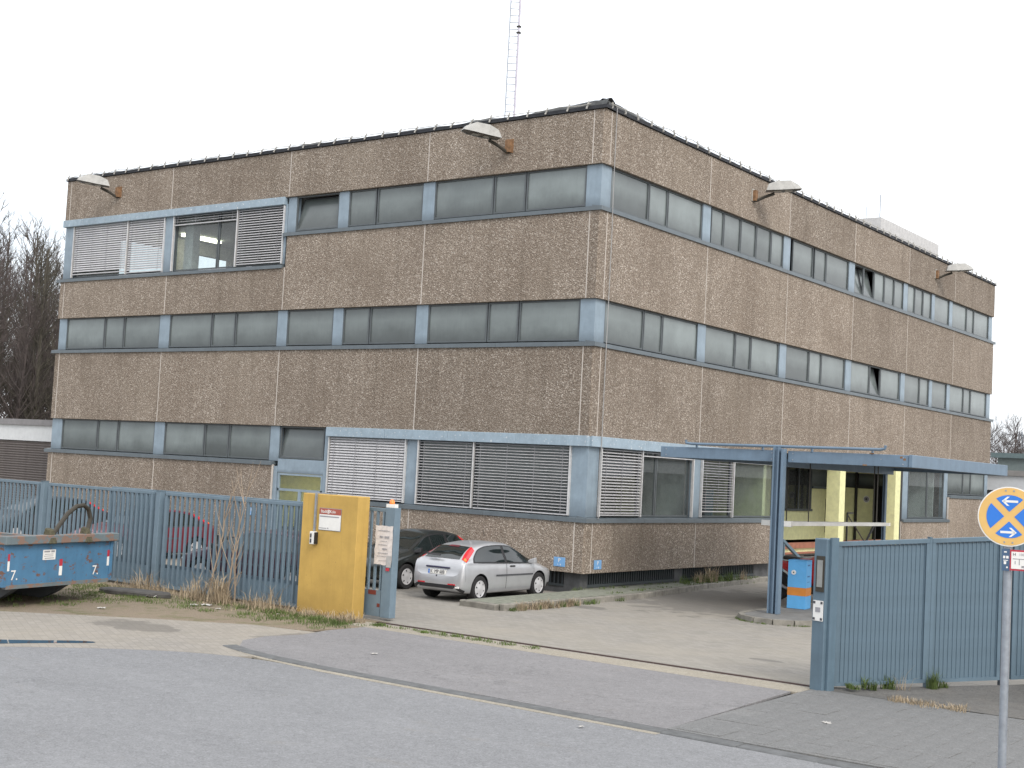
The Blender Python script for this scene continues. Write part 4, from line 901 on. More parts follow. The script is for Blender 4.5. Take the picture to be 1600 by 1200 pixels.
# ------------------------------------------------------------------ cars
def cr(p0, p1, p2, p3, t):
    return .5*((2*p1)+(-p0+p2)*t+(2*p0-5*p1+4*p2-p3)*t*t+(-p0+3*p1-3*p2+p3)*t*t*t)
class Body:
    def __init__(s, st, Lr, sx=1, sy=1, sz=1):
        s.rows = []
        for (x, w, zb, zm, zs, wr, zt) in st:
            x *= sx; w *= sy; wr *= sy; zs *= sz; zt *= sz
            h = zt-zs
            k = min(1, max(0, h/.25))
            pts = [(0,zb),(w*.80,zb),(w*.955,zb+.05),(w*.995,zm),(w,zm+(zs-zm)*.45),(w*.965,zs-.015),(w*.945-(w*.945-wr)*.5, zs+h*.45),(wr+.02,zs+h*.80),(wr*.86,zs+h*.95),(wr*.45,zt-.004),(0,zt)]
            s.rows.append([Vector((x, y, z)) for y, z in pts])
        s.n = len(s.rows)
    def S(s, i, t):
        i = max(0, min(s.n-1, i)); i0 = min(int(i), s.n-2); fi = i-i0
        t0 = min(int(t), 9); ft = t-t0
        def rowp(r):
            q = s.rows[max(0, min(s.n-1, r))]
            g_ = lambda k: q[k] if 0 <= k <= 10 else (Vector((q[-k].x, -q[-k].y, q[-k].z)) if k < 0 else Vector((q[20-k].x, -q[20-k].y, q[20-k].z)))
            return cr(g_(t0-1), g_(t0), g_(t0+1), g_(t0+2), ft)
        a, b = rowp(i0), rowp(i0+1)
        pm = rowp(i0-1); pn = rowp(i0+2)
        return cr(pm, a, b, pn, fi)
    def Nn(s, i, t):
        e = .02; du = s.S(i+e, t)-s.S(i-e, t); dv = s.S(i, min(10,t+e))-s.S(i, t-e); n = du.cross(dv)
        if n.length < 1e-9: return Vector((0,0,1))
        n.normalize(); return n
    def patch(s, i0, i1, tl, th_, off=.004, nu=10, nv=6, side=1):
        m = MB(); vs = []
        for a in range(nu+1):
            f = a/nu; i = i0+(i1-i0)*f; lo = tl(f) if callable(tl) else tl; hi = th_(f) if callable(th_) else th_
            for b in range(nv+1):
                t = lo+(hi-lo)*b/nv; p = s.S(i, t); n = s.Nn(i, t); c = p-Vector((p.x, 0, .6))
                if n.dot(Vector((0, c.y, c.z)) if abs(c.y)+abs(c.z) > .05 else n) < 0: n = -n
                p = p+n*off; vs.append((p.x, p.y*side, p.z))
        m.add(vs, [(a*(nv+1)+b, a*(nv+1)+b+1, (a+1)*(nv+1)+b+1, (a+1)*(nv+1)+b) for a in range(nu) for b in range(nv)])
        return m
FOCUS = [ # x from the tail, half width, bottom, mid, shoulder, roof half width, top
 (.0,.56,.36,.46,.60,.50,.625),(.03,.74,.29,.45,.66,.66,.70),(.075,.81,.25,.45,.84,.70,.885),(.13,.83,.23,.45,.94,.68,.985),(.22,.845,.21,.46,.965,.655,1.055),(.42,.85,.19,.46,.965,.595,1.18),(.68,.85,.18,.46,.955,.555,1.315),
 (.95,.85,.18,.46,.945,.55,1.378),(1.55,.85,.18,.46,.925,.57,1.43),(2.15,.85,.18,.46,.91,.575,1.405),(2.55,.85,.18,.46,.90,.60,1.26),(2.95,.85,.18,.46,.89,.66,1.045),(3.12,.845,.18,.46,.88,.69,.965),
 (3.55,.835,.19,.46,.80,.63,.875),(3.88,.79,.22,.45,.71,.58,.765),(4.06,.70,.25,.45,.61,.5,.66),(4.13,.56,.30,.44,.55,.42,.585)]
def lerp(a, b, t): return a+(b-a)*t
def wheel_meshes(r):
    ty = MB().lathe([(r*.62,-.04),(r*.66,-.095),(r*.93,-.10),(r,-.075),(r,.075),(r*.93,.10),(r*.66,.095),(r*.62,.05)], 28, 'y').mesh('tyre', RUBBER, smooth=True)
    hb = MB().lathe([(r*.665,.09),(r*.63,.098),(r*.56,.085),(r*.22,.098),(0,.102)], 28, 'y').mesh('rim', HUB, smooth=True)
    sp = MB()
    for k in range(6):
        a = 2*math.pi*k/6+.3; c = (math.cos(a), math.sin(a)); n = (-c[1], c[0])
        q = [(.42*r,.04*r),(.55*r,.06*r),(.55*r,-.06*r),(.42*r,-.04*r)]
        sp.add([(c[0]*x+n[0]*y, (.1035 if x < .5*r else .0955), c[1]*x+n[1]*y) for x, y in q], [(0,1,2,3)])
    return ty, hb, sp.mesh('rim_slot', BLACK, recalc=False)
def car(name, label, loc, rz, paint, sx=1, sy=1, sz=1, door2=False, plate=None, detail=True, st=FOCUS):
    B = Body(st, 4.15, sx, sy, sz); Lc = 4.13*sx; ox = Lc/2
    o = empty(name, loc, rz, label, 'car', 'parked cars')
    NU, NV = 56, 30; m = MB(); vs = []
    ring = []
    for a in range(NU+1):
        i = (B.n-1)*a/NU
        half = [B.S(i, 10*b/NV) for b in range(NV+1)]
        rr = [(p.x-ox, p.y, p.z) for p in half]+[(p.x-ox, -p.y, p.z) for p in half[-2:0:-1]]
        vs += rr
    n = 2*NV
    m.add(vs, [(a*n+k, a*n+(k+1)%n, (a+1)*n+(k+1)%n, (a+1)*n+k) for a in range(NU) for k in range(n)]+[tuple(range(n-1,-1,-1)), tuple(NU*n+k for k in range(n))])
    body = m.build('body', [paint, BLACK], o, smooth=50)
    wx = (.75*sx-ox, 3.36*sx-ox); r = .305*(.5+.5*sz)
    cut = MB()
    for x in wx:
        for s_ in (-1, 1): cut.lathe([(r*1.15, s_*.56), (r*1.15, s_*1.1)], 28, 'y', (x, 0, r+.01))
    cutter = cut.build('cutter', BLACK, o); 
    md = body.modifiers.new('arch', 'BOOLEAN'); md.object = cutter; md.operation = 'DIFFERENCE'; md.solver = 'EXACT'
    try: md.material_mode = 'TRANSFER'
    except Exception: pass
    dg = bpy.context.evaluated_depsgraph_get(); dg.update()
    nm = bpy.data.meshes.new_from_object(body.evaluated_get(dg)); body.modifiers.clear(); body.data = nm; bpy.data.objects.remove(cutter)
    def pt(nm_, mats, i0, i1, tl, th_, off=.004, sides=(1,-1), nu=10, nv=6, par=None):
        res = None
        for s_ in sides:
            q = B.patch(i0, i1, tl, th_, off, nu, nv, s_); q.v = [(x-ox, y, z) for x, y, z in q.v]
            res = q.build(nm_, mats, par or o, smooth=True)
        return res
    # glass: dark surround first, panes slightly proud
    pt('window_surround', BLACK, 5.2, 11.75, lambda f: 5.02+.3*max(0,f-.85), lambda f: lerp(5.2, 7.25, min(1, f*2.9)**.7), .003, nu=24)
    if door2:
        pt('side_window', CGLASS, 6.2, 7.75, 5.2, lambda f: lerp(6.1, 6.95, min(1, f*2.2)), .006); pt('side_window', CGLASS, 7.95, 9.0, 5.2, 6.95, .006); pt('side_window', CGLASS, 9.1, 11.4, lambda f: 5.2, 6.95, .006)
    else:
        pt('side_window', CGLASS, 5.45, 8.42, 5.18, lambda f: lerp(5.3, 6.98, min(1, f*1.55)**.7), .006, nu=16); pt('side_window', CGLASS, 8.6, 11.5, 5.18, 6.98, .006, nu=14)
    rw = MB()
    for s_ in (1,-1):
        q = B.patch(3.75, 6.15, 8.0, 10, .004, 10, 6, s_); rw.add([(x-ox,y,z) for x,y,z in q.v], q.f)
    rw.build('rear_window', CGLASS, o, smooth=True)
    rw = MB()
    for s_ in (1,-1):
        q = B.patch(9.35, 11.85, 7.75, 10, .004, 10, 6, s_); rw.add([(x-ox,y,z) for x,y,z in q.v], q.f)
    rw.build('windscreen', CGLASS, o, smooth=True)
    pt('tail_lamp', REDL, 3.75, 6.25, lambda f: lerp(5.15, 6.75, f), lambda f: lerp(7.55, 7.95, f), .006)
    pt('indicator_lens', ORANGEL, 3.85, 4.4, lambda f: lerp(5.5, 5.8, f), 6.9, .008)
    q = MB()
    for s_ in (1,-1):
        c = B.patch(5.85, 6.2, 9.35, 10, .009, 4, 3, s_); q.add([(x-ox,y,z) for x,y,z in c.v], c.f)
    q.build('brake_light', simple('dark_red_lens', (.12,.01,.02), .3), o)
    MB().box(-ox-.008,-ox+.03,-.56*sy,.56*sy,.30,.385).build('lower_bumper', BLACK, o, bevel=.01)
    for s_ in (1,-1):
        pt('lower_bumper', BLACK, .0, 3.6, 1.2, 2.05, .006, sides=(s_,), nu=14); pt('lower_bumper', BLACK, 13.7, 16, 1.35, 2.4, .006, sides=(s_,), nu=10)
    zt_ = B.S(2.2, 10)
    MB().box(-ox+.018*sx,-ox+.075*sx,-.33,.33,.80*sz,.84*sz).build('boot_strip', simple('dark_blue_strip', (.03,.03,.07), .3), o, bevel=.01)
    if plate:
        MB().box(-ox-.004,-ox+.05*sx,-.235,.235,.60,.70).build('plate', PWHITE, o); MB().box(-ox-.006,-ox-.0042,.195,.233,.602,.698).build('plate_band', SIGNBLUE, o)
        t = textmesh('plate_text', plate, .115, INK, o); face(t, (-ox-.0055, -.022, .65), math.pi)
        t.scale = (.80,1,1)
        MB().lathe([(.02,-.01),(.02,.0)], 10, 'x', (-ox+.005,0,.565)).build('boot_lock', INK, o)
        MB().hexa([(-ox+.05,-.02,1.0),(-ox+.05,.38,1.02),(-ox+.07,.38,1.02),(-ox+.07,-.02,1.0),(-ox+.10,-.02,1.045),(-ox+.11,.38,1.05),(-ox+.14,.38,1.05),(-ox+.12,-.02,1.045)]).build('wiper', BLACK, o)
        for s_ in (-1,1): MB().box(-ox-.004,-ox+.03,s_*.42-.10,s_*.42+.10,.385,.41).build('reflector', REDL, o)
        MB().box(-ox+.0,-ox+.06,-.62,-.52,.32,.36).build('rear_fog_lamp', PWHITE, o)
        MB().tube([(ox-2.05*1,0,1.42),(ox-2.12,0,1.55)], .006, 5).build('aerial', BLACK, o)
    else:
        MB().box(ox-.09,ox-.03,-.26,.26,.40,.51).build('plate', PWHITE, o)
    # shut lines, rubbing strip, handle, mirror, headlamps
    for s_ in (1,-1):
        for i_ in ((8.5, 11.95) if not door2 else (6.9, 8.9, 11.95)):
            pt('shut_line', BLACK, i_-.012, i_+.012, 2.2, 5.0, .0025, sides=(s_,), nu=1, nv=8)
        pt('tailgate_line', BLACK, 3.15, 3.2, 3.1, 5.6, .003, sides=(s_,), nu=1, nv=8)
        pt('rubbing_strip', simple('dark_grey_strip', (.06,.062,.07), .6), 7.75, 11.6, 3.55, 3.78, .012, sides=(s_,), nu=12, nv=2)
        p = B.S(8.95, 4.75); MB().box(p.x-ox-.10,p.x-ox+.09,s_*p.y-.022,s_*p.y+.022,p.z-.018,p.z+.018).build('door_handle', BLACK, o, bevel=.006)
        p = B.S(10.95, 5.25); MB().hexa([(p.x-ox-.05,s_*(p.y-.02),p.z-.02),(p.x-ox+.10,s_*(p.y-.02),p.z-.02),(p.x-ox+.07,s_*(p.y+.17),p.z),(p.x-ox-.03,s_*(p.y+.17),p.z),(p.x-ox-.05,s_*(p.y-.02),p.z+.05),(p.x-ox+.08,s_*(p.y-.02),p.z+.05),(p.x-ox+.05,s_*(p.y+.17),p.z+.13),(p.x-ox-.03,s_*(p.y+.17),p.z+.13)]).build('mirror', paint if plate else BLACK, o, bevel=.012)
        pt('headlamp', simple('headlamp_glass', (.5,.52,.52), .1, spec=.9), 13.9, 15.5, 4.3, 5.4, .006, sides=(s_,))
    ty, hb, sp = wheel_meshes(r)
    for x in wx:
        for s_ in (-1, 1):
            w = inst('wheel', ty, o, (x, s_*(.735*sy), r), (0, 0, 0 if s_ > 0 else math.pi))
            inst('rim', hb, w); inst('rim_slot', sp, w)
    MB().box(wx[0]-.2,wx[1]+.2,-.55,.55,.16,.24).build('underbody', BLACK, o)
    return o
car('parked_car', 'silver three door hatchback with red tail lamps parked nose to the wall', (-1.06, -2.56, 0), R(90+2), SILVER, .925, .85, .92, plate='K  MP 688')
car('parked_car', 'small black car reversed against the wall beside the silver hatchback', (-3.86, -1.95, 0), R(-90), BLKPNT, .84, .93, .97, door2=True)
car('parked_car', 'dark plum car close behind the barred fence next to the pillar', (-4.7, -6.1, 0), R(188), PLUM, 1.0, .98, .95, door2=True)
car('parked_car', 'red hatchback in the yard behind the barred fence', (-12.6, -3.4, 0), R(-97), REDPNT, .95, .97, .97, door2=True)
car('parked_car', 'dark grey car parked in the yard behind the skip', (-18.2, -2.9, 0), R(-92), GREYPNT, 1.0, 1, 1, door2=True)

# ------------------------------------------------------------------ red motorbike behind the barrier box
mbk = empty('motorbike', (3.74, 4.5, 0), R(-23), 'red faired motorbike standing behind the blue barrier box', 'motorbike'); mbk.scale = (1.12,)*3
for x in (-.70, .72):
    w = MB().lathe([(.25,-.04),(.31,-.05),(.33,0),(.31,.05),(.25,.04)], 24, 'y').build('wheel', RUBBER, mbk, smooth=True); w.location = (x,0,.33)
    MB().lathe([(.245,-.025),(.25,0),(.245,.025),(.22,.02),(.22,-.02)], 24, 'y').build('rim', GALV, w); MB().lathe([(.05,-.05),(.05,.05)], 10, 'y').build('hub', DKMET, w)
    m = MB()
    for k in range(5): a = 2*math.pi*k/5; m.bar((0,0,0),(.23*math.cos(a),0,.23*math.sin(a)),.03,.03)
    m.build('spoke', GALV, w)
m = MB(); ST = [(-.95,.04,.78,.86),(-.7,.10,.74,.92),(-.35,.15,.62,.92),(0,.17,.45,1.02),(.3,.17,.40,1.06),(.55,.19,.42,1.14),(.75,.15,.62,1.10),(.88,.05,.78,.95)]
vs = []
for x, w, a, b in ST:
    for k in range(10):
        t = 2*math.pi*k/10; vs.append((x, w*math.cos(t)*(1 if abs(math.cos(t)) < .95 else .96), (a+b)/2+(b-a)/2*math.sin(t)))
m.add(vs, [(i*10+k, i*10+(k+1)%10, i*10+10+(k+1)%10, i*10+10+k) for i in range(len(ST)-1) for k in range(10)]+[tuple(range(9,-1,-1)), tuple((len(ST)-1)*10+k for k in range(10))])
m.build('fairing', carpaint('red_fairing', (.50,.02,.03), 0, .25), mbk, smooth=60)
MB().box(-.55,-.05,-.12,.12,.94,1.02).build('seat', BLACK, mbk, bevel=.03); MB().box(-.3,.35,-.13,.13,.22,.5).build('engine', DKMET, mbk, bevel=.03)
MB().bar((.72,.06,.33),(.5,.06,.95),.04).bar((.72,-.06,.33),(.5,-.06,.95),.04).build('fork', GALV, mbk); MB().bar((-.7,.08,.33),(-.1,.08,.4),.05).bar((-.7,-.08,.33),(-.1,-.08,.4),.05).build('swing_arm', DKMET, mbk)
MB().tube([(.42,-.34,1.1),(.48,0,1.12),(.42,.34,1.1)], .016, 6).build('handlebar', BLACK, mbk); MB().tube([(.2,-.14,.3),(-.3,-.18,.3),(-.85,-.2,.45)], [.03,.035,.05], 8).build('exhaust', GALV, mbk)
m = MB(); m.add([(-.2,-.178,.8),(.1,-.185,.95),(.12,-.185,.9),(-.18,-.18,.74)], [(0,1,2,3)]); m.add([(.2,-.18,.7),(.24,-.18,.95),(.28,-.18,.95),(.25,-.18,.7)], [(0,1,2,3)]); m.build('white_decal', PWHITE, mbk, recalc=False)
MB().bar((.05,.15,.3),(.0,.30,.0),.02).build('side_stand', DKMET, mbk)

# ------------------------------------------------------------------ neighbouring low buildings
gb = empty('garage_building', (-25, 2, 0), 0, 'low grey garage with white fascia and roller shutter beyond the office block', 'building')
MB().box(-9, 1.5, 0, 7, 0, 3.12).build('wall', simple('garage_wall', (.18,.17,.16), .9), gb); MB().box(-9.1,1.6,-.12,7.1,3.122,3.70).build('fascia', simple('off_white_fascia', (.58,.60,.61), .7, var=.06), gb); MB().box(-9.15,1.65,-.2,7.15,3.702,3.92).build('roof_edge', simple('grey_coping', (.22,.215,.22), .8), gb)
sh = MB().box(-8.6,1.3,-.05,-.002,.0,3.1).build('roller_shutter', simple('brown_shutter', (.10,.09,.085), .7), gb)
shm = MB().hexa([(-8.6,-.052,0),(1.3,-.052,0),(1.3,-.051,0),(-8.6,-.051,0),(-8.6,-.085,.05),(1.3,-.085,.05),(1.3,-.051,.085),(-8.6,-.051,.085)]).mesh('shutter_slat', simple('brown_slat', (.115,.10,.095), .6))
for k in range(34): inst('shutter_slat', shm, sh, (0,0,.05+k*.09))
rv = empty('roof_vent', (-27.6, 5.2, 3.922), 0, 'dark blue vent box on the garage roof', 'vent'); MB().box(-1.6,-.45,0,1.5,0,.45).build('box', FENCE2, rv); MB().box(-1.7,-.25,-.1,1.6,.452,.80).build('hood', simple('vent_hood_blue', (.05,.11,.16), .6), rv)
rb = empty('workshop_building', (6, 36, 0), 0, 'low workshop with white fascia beyond the far end of the block', 'building')
MB().box(-12,14,0,12,0,3.2).build('wall', simple('workshop_wall', (.10,.10,.105), .9), rb); MB().box(-12.1,14.1,-.15,12.1,3.202,3.9).build('fascia', simple('workshop_fascia', (.56,.60,.64), .7, var=.05), rb); MB().box(-12.2,14.2,-.25,12.2,3.902,4.15).build('roof_edge', simple('workshop_coping', (.25,.25,.25), .8), rb)
for k in range(6): w_ = MB().box(-10+k*4,-7.4+k*4,-.04,-.002,1.2,2.9).build('window', FRAME, rb); MB().box(-9.9+k*4,-7.5+k*4,-.05,-.041,1.3,2.8).build('pane', FROST, w_)
rv = empty('roof_vent', (-2.0, 43, 4.152), 0, 'blue grey vent housing on the workshop roof', 'vent'); MB().box(-.9,3,0,2,0,.75).build('box', simple('vent_grey_green', (.16,.20,.20), .7), rv); MB().box(-1.2,3.2,-.2,2.2,.752,1.0).build('hood', simple('vent_hood_grey', (.12,.17,.18), .6), rv)

# ------------------------------------------------------------------ bare trees
def bare_tree(seed, h, spread, mat, n0=9, trunk_r=.16, upright=.75, twig=4):
    r = random.Random(seed); tm = MB(); cm = MB()
    def grow(m, p, d, ln, rad, lvl, sides):
        pts = [p]; rs = [rad]; k = 4 if lvl < 2 else 3; dd = d.copy()
        for i in range(k):
            dd = (dd+Vector((r.gauss(0,.09),r.gauss(0,.09),r.gauss(.03,.05)))*(1+.5*lvl)*.7).normalized(); p = p+dd*ln/k; pts.append(p); rs.append(rad*(1-.78*(i+1)/k))
        m.tube(pts, rs, sides, cap=False); return pts, dd
    pts = [Vector((0,0,-.1))]; k = 9; d = Vector((r.gauss(0,.04),r.gauss(0,.04),1)); rs = [trunk_r*1.25]
    for i in range(k):
        d = (d+Vector((r.gauss(0,.05),r.gauss(0,.05),.25))).normalized(); pts.append(pts[-1]+d*h*.92/k); rs.append(trunk_r*(1-.9*(i+1)/k)+.012)
    tm.tube(pts, rs, 7, cap=True)
    for b in range(n0*3):
        f = r.uniform(.28, .98); i = min(k-1, int(f*k)); p = pts[i].lerp(pts[i+1], f*k-i)
        a = r.uniform(0, 2*math.pi); el = r.uniform(.45, .9)*upright+.2
        dv = Vector((math.cos(a)*math.cos(el), math.sin(a)*math.cos(el), math.sin(el)))
        ln = spread*(1.15-f)*r.uniform(.7,1.25)+.5
        q, dd = grow(cm, p, dv, ln, trunk_r*.30*(1.15-f)+.012, 1, 4)
        for _ in range(twig):
            s = r.uniform(.25,1); j = min(3, int(s*4)); pp = q[j].lerp(q[j+1], s*4-j)
            v = (dd+Vector((r.gauss(0,.5),r.gauss(0,.5),r.gauss(.25,.3)))).normalized()
            q2, d2 = grow(cm, pp, v, ln*r.uniform(.3,.6)+.2, .018, 2, 3)
            for _2 in range(3):
                s2 = r.uniform(.3,1); j = min(2, int(s2*3)); pp2 = q2[j].lerp(q2[j+1], s2*3-j)
                grow(cm, pp2, (d2+Vector((r.gauss(0,.5),r.gauss(0,.5),r.gauss(.2,.3)))).normalized(), ln*.25+.15, .010, 2, 3)
    return tm.mesh('trunk', mat, recalc=False, smooth=True), cm.mesh('crown', mat, recalc=False)
TV = [bare_tree(20+k, 1.0*hh, sp, BARKG if k % 2 else BARK, 13, tr_, .95, 5) for k, (hh, sp, tr_) in enumerate(((15,2.9,.17),(16.5,2.6,.2),(14,3.0,.15),(17,2.5,.19),(13.5,2.8,.14)))]
tlab = ['slender bare tree with dark bark in the wood behind the garage', 'slender bare tree with green mossy trunk in the wood behind the garage']
def ray2(px, dist):
    d = fw+rt*((px-800)/2107.25); d = Vector((d.x, d.y)).normalized(); return CAM.x+d.x*dist, CAM.y+d.y*dist
tr_rnd = random.Random(77)
for k in range(86):
    px = tr_rnd.uniform(-230, 150); ds = tr_rnd.uniform(62, 98)
    x, y = ray2(px, ds); v = k % 5
    o = empty('bare_tree', (x, y, 0), tr_rnd.uniform(0, 6.28), tlab[v % 2], 'tree', 'bare trees of the wood with '+('mossy' if v % 2 else 'dark')+' bark'); 
    q = max(0, min(1, px/110)); s = (ds/75)*(1.02-.16*q)*tr_rnd.uniform(.84,1.0)*1.0; o.scale = (s*.9, s*.9, s)
    inst('trunk', TV[v][0], o); inst('crown', TV[v][1], o)
RT = [bare_tree(90+k, 8.5, 3.0, BARK, 12, .14, .8, 5) for k in range(2)]
for k, (px, ds) in enumerate(((1556,100),(1566,96),(1577,105),(1588,98),(1597,104),(1612,100),(1630,108))):
    x, y = ray2(px, ds); o = empty('bare_tree', (x, y, 0), k*1.3, 'small bare tree on the horizon beyond the far workshop', 'tree', 'bare trees beyond the workshop')
    s = (.95,.85,1.0,.8,.78,.85,.9)[k]; o.scale = (s,)*3; inst('trunk', RT[k%2][0], o); inst('crown', RT[k%2][1], o)
# power pylon far away
x, y = ray2(1597, 330); py = empty('power_pylon', (x, y, 0), .4, 'distant lattice power pylon behind the bare trees', 'pylon')
m = MB(); Hh = 17.5
for sx_, sy_ in ((1,1),(-1,1),(-1,-1),(1,-1)): m.bar((sx_*1.6,sy_*1.6,0),(sx_*.25,sy_*.25,Hh),.16)
for k in range(9):
    z, w = Hh*k/9, 1.6-1.35*k/9; z2, w2 = Hh*(k+1)/9, 1.6-1.35*(k+1)/9
    m.bar((w,w,z),(-w2,w2,z2),.10).bar((-w,-w,z),(w2,-w2,z2),.10)
m.build('lattice_tower', GALV, py); MB().bar((-3,0,Hh-.8),(3,0,Hh-.8),.22).bar((-2.2,0,Hh-3),(2.2,0,Hh-3),.2).build('cross_arm', GALV, py)

# saplings at the fence
def sapling(loc, h, seed, lab, lean):
    r = random.Random(seed); m = MB(); o = empty('sapling', loc, 0, lab, 'sapling', 'leafless saplings at the fence'); c = MB()
    pts = [Vector((0,0,-.03))]; d = Vector((lean,0,1))
    for i in range(8): d = (d+Vector((r.gauss(0,.07),r.gauss(0,.05),.1))).normalized(); pts.append(pts[-1]+d*h/8)
    m.tube(pts, [.022-.0022*i for i in range(9)], 6); m.build('stem', TWIG, o)
    for i in range(2, 8):
        for _ in range(2):
            a = r.uniform(0,6.28); v = Vector((math.cos(a)*.6,math.sin(a)*.3,1)).normalized(); p = pts[i]; q = p+v*h*r.uniform(.1,.22); q2 = q+(v+Vector((0,0,.5))).normalized()*h*.12
            c.tube([p,q,q2], [.009,.006,.003], 4)
    c.build('branch', TWIG, o, recalc=False)
sapling((-2.75,-9.05,0), 2.7, 3, 'pale leafless sapling with slanting stem before the barred fence', .10); sapling((-3.35,-9.0,0), 2.3, 8, 'thinner leafless sapling close to the slanting one', -.02); sapling((-2.45,-9.1,0), 1.5, 5, 'shortest leafless sapling at the barred fence', .2)

# ------------------------------------------------------------------ grass and weeds
def blades(name, spots, mat):
    # spots: (x, y, z, radius, count, height, droop)
    r = random.Random(len(name)*7+len(spots)); m = MB()
    for x, y, z, rad, cnt, h, dr in spots:
        for _ in range(cnt):
            a = r.uniform(0,6.28); q = rad*math.sqrt(r.random()); bx_, by = x+q*math.cos(a), y+q*math.sin(a)
            hh = h*r.uniform(.45,1.15); a2_ = r.uniform(0,6.28); le = dr*r.uniform(.2,1)*hh; w = r.uniform(.003,.007)*(1+.8*(h > .4)); dx, dy = math.cos(a2_), math.sin(a2_); nx, ny = -dy*w, dx*w
            m.add([(bx_-nx,by-ny,z),(bx_+nx,by+ny,z),(bx_+dx*le*.4+nx*.7,by+dy*le*.4+ny*.7,z+hh*.6),(bx_+dx*le*.4-nx*.7,by+dy*le*.4-ny*.7,z+hh*.6),(bx_+dx*le,by+dy*le,z+hh*(1-.35*dr*r.random()))], [(0,1,2,3),(3,2,4)])
    return tag(m.build(name, mat, recalc=False), kind='stuff')
r = random.Random(31); sp_d, sp_g = [], []
for _ in range(46):                                   # dry tufts at the fence foot
    x = r.uniform(-6.6,-.9); sp_d.append((x, -9.0+r.gauss(0,.22), -.003, .20, r.randint(6,26), r.uniform(.10,.30), 1.2))
for _ in range(12): sp_d.append((-2.9+r.gauss(0,.33), -9.15+r.gauss(0,.15), -.003, .16, 30, r.uniform(.35,.75), .9))
for _ in range(7): sp_d.append((-1.35+r.gauss(0,.22), -9.05+r.gauss(0,.12), -.003, .14, 18, r.uniform(.3,.65), .9))
for _ in range(6): sp_d.append((-5.3+r.gauss(0,.3), -9.1+r.gauss(0,.12), -.003, .18, 20, r.uniform(.25,.55), 1.0))
for _ in range(26): sp_d.append((r.uniform(-.6,1.1), -9.15+r.gauss(0,.12), -.003, .14, 24, r.uniform(.10,.28), 1.1))
for _ in range(190):
    x = r.uniform(-9,1.3); sp_g.append((x, -9.25-r.random()**1.4*1.3+r.gauss(0,.1), -.003, .18, 26, r.uniform(.04,.10), .7))
for _ in range(60): sp_g.append((r.uniform(-8.5,-3.4), r.uniform(-13.2,-9.8), -.003, .2, 26, r.uniform(.04,.10), .7))
for _ in range(34): sp_g.append((r.uniform(-1.2,1.4), -9.4+r.gauss(0,.16), -.003, .15, 40, r.uniform(.05,.13), .8))
for k in range(46): x = 1.4+3.6*r.random()**1.6; sp_g.append((x, -9.05+r.gauss(0,.06)-.0*x, .0, .10, 26, r.uniform(.03,.08), .7))
for _ in range(22): sp_d.append((1.18+r.gauss(0,.05), r.uniform(-4.4,-.9), 0, .10, 40, r.uniform(.14,.26), 1.1))
for _ in range(20): sp_g.append((1.2+r.gauss(0,.05), r.uniform(-4.6,0), 0, .10, 26, r.uniform(.08,.18), 1.0))
for _ in range(60): y = r.uniform(-.2,9.8); sp_g.append((max(.1,.75-.07*max(0,y))+r.gauss(0,.05)+.08*(y<1), y, .0 if r.random() < .4 else .13, .10, 16, r.uniform(.04,.10), .8))
for _ in range(34): sp_g.append((r.uniform(-.25,.1), r.uniform(-.35,9.5), .13, .10, 16, r.uniform(.04,.12), .8))
for _ in range(10): sp_d.append((.16+r.gauss(0,.06), 6.3+r.gauss(0,.7), .13, .12, 44, r.uniform(.3,.55), .8))
for _ in range(16): sp_g.append((.18+r.gauss(0,.06), 6.3+r.gauss(0,.8), .13, .12, 30, r.uniform(.2,.4), .8))
for x, y, h, c in ((10.72,-8.45,.22,4),(10.88,-8.3,.28,4),(10.5,-8.68,.12,4),(11.42,-7.90,.36,5),(11.5,-7.82,.22,3)):
    for _ in range(c): sp_g.append((x+r.gauss(0,.05), y+r.gauss(0,.04), .05 if x < 11 else .09, .05, 30, h*r.uniform(.6,1), .8))
for _ in range(22): t = r.random(); sp_d.append((11.1+1.2*t+r.gauss(0,.05), -9.0+.1*t+r.gauss(0,.08), .004, .12, 26, r.uniform(.04,.12), .9))
for _ in range(14): sp_d.append((13.3+r.gauss(0,.3), -7.0+r.gauss(0,.2), .2, .15, 50, r.uniform(.4,.95), .7))
for _ in range(24):
    a = math.pi*r.random(); sp_g.append((5.45+math.cos(a)*1.03, -.1-math.sin(a)*1.2, 0, .06, 16, .04, .8))
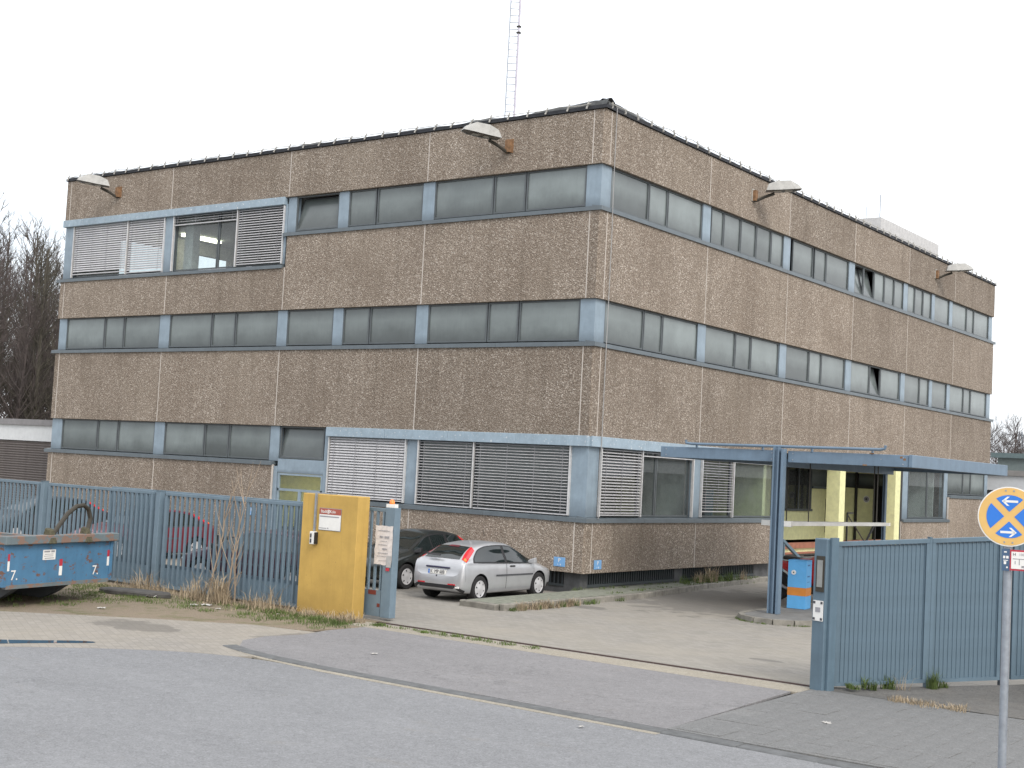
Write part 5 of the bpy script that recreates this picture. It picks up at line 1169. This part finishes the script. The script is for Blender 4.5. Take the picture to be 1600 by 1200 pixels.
for _ in range(10): sp_d.append((11.1+r.gauss(0,.05), -8.25+r.gauss(0,.05), .05, .04, 2, .4, 1.0))
for _ in range(120): sp_d.append((r.uniform(-7.2,.6), -9.05-abs(r.gauss(0,.28)), -.003, .24, 12, r.uniform(.03,.09), 2.2))
for _ in range(60): sp_g.append((r.uniform(-8.8,-3.6), -10.0-abs(r.gauss(0,.9)), -.003, .25, 30, r.uniform(.03,.07), 1.0))
blades('dry_grass', sp_d, STRAW); blades('green_grass', sp_g, GRASS)
# litter
PAPER = simple('dirty_paper', (.42,.41,.39), .9)
def scrap(x, y, s, seed, lab, mat=PAPER):
    r = random.Random(seed); m = MB(); n = 6; vs = []
    for i in range(n+1):
        for j in range(n+1): vs.append(((i/n-.5)*s*1.4+r.gauss(0,s*.05), (j/n-.5)*s+r.gauss(0,s*.05), .012+abs(r.gauss(0,s*.10))))
    m.add(vs, [(i*(n+1)+j,(i+1)*(n+1)+j,(i+1)*(n+1)+j+1,i*(n+1)+j+1) for i in range(n) for j in range(n)]); o = m.build('paper_scrap', mat, recalc=False); o.location = (x,y,0); o.rotation_euler = (0,0,r.uniform(0,6)); tag(o, lab, 'litter', 'scraps of paper on the ground')
for k, (x, y, s) in enumerate(((-4.2,-9.75,.24),(-2.5,-9.75,.16),(-4.9,-9.6,.10),(-1.9,-10.0,.08),(-.7,-9.55,.06),(-3.0,-11.9,.10),(-2.6,-10.0,.12))): scrap(x, y, s, k, 'crumpled white paper scrap lying on the verge by the fence')
for k, (x, y, s) in enumerate(((3.9,-11.9,.07),(11.3,-11.5,.09),(9.4,-14.3,.05))): scrap(x, y, s, 40+k, 'small pale scrap lying on bare tarmac or paving')
o = empty('flat_stone', (-4.7,-9.75,0), R(14), 'dark flat stone slab lying between skip and fence', 'stone')
MB().prism([(-.85,-.18),(-.4,-.30),(.5,-.26),(.9,-.05),(.7,.20),(-.2,.30),(-.8,.15)], -.02, .10).build('slab', simple('dark_stone', (.07,.068,.065), .9, var=.3, bump=.4), o, bevel=.03)
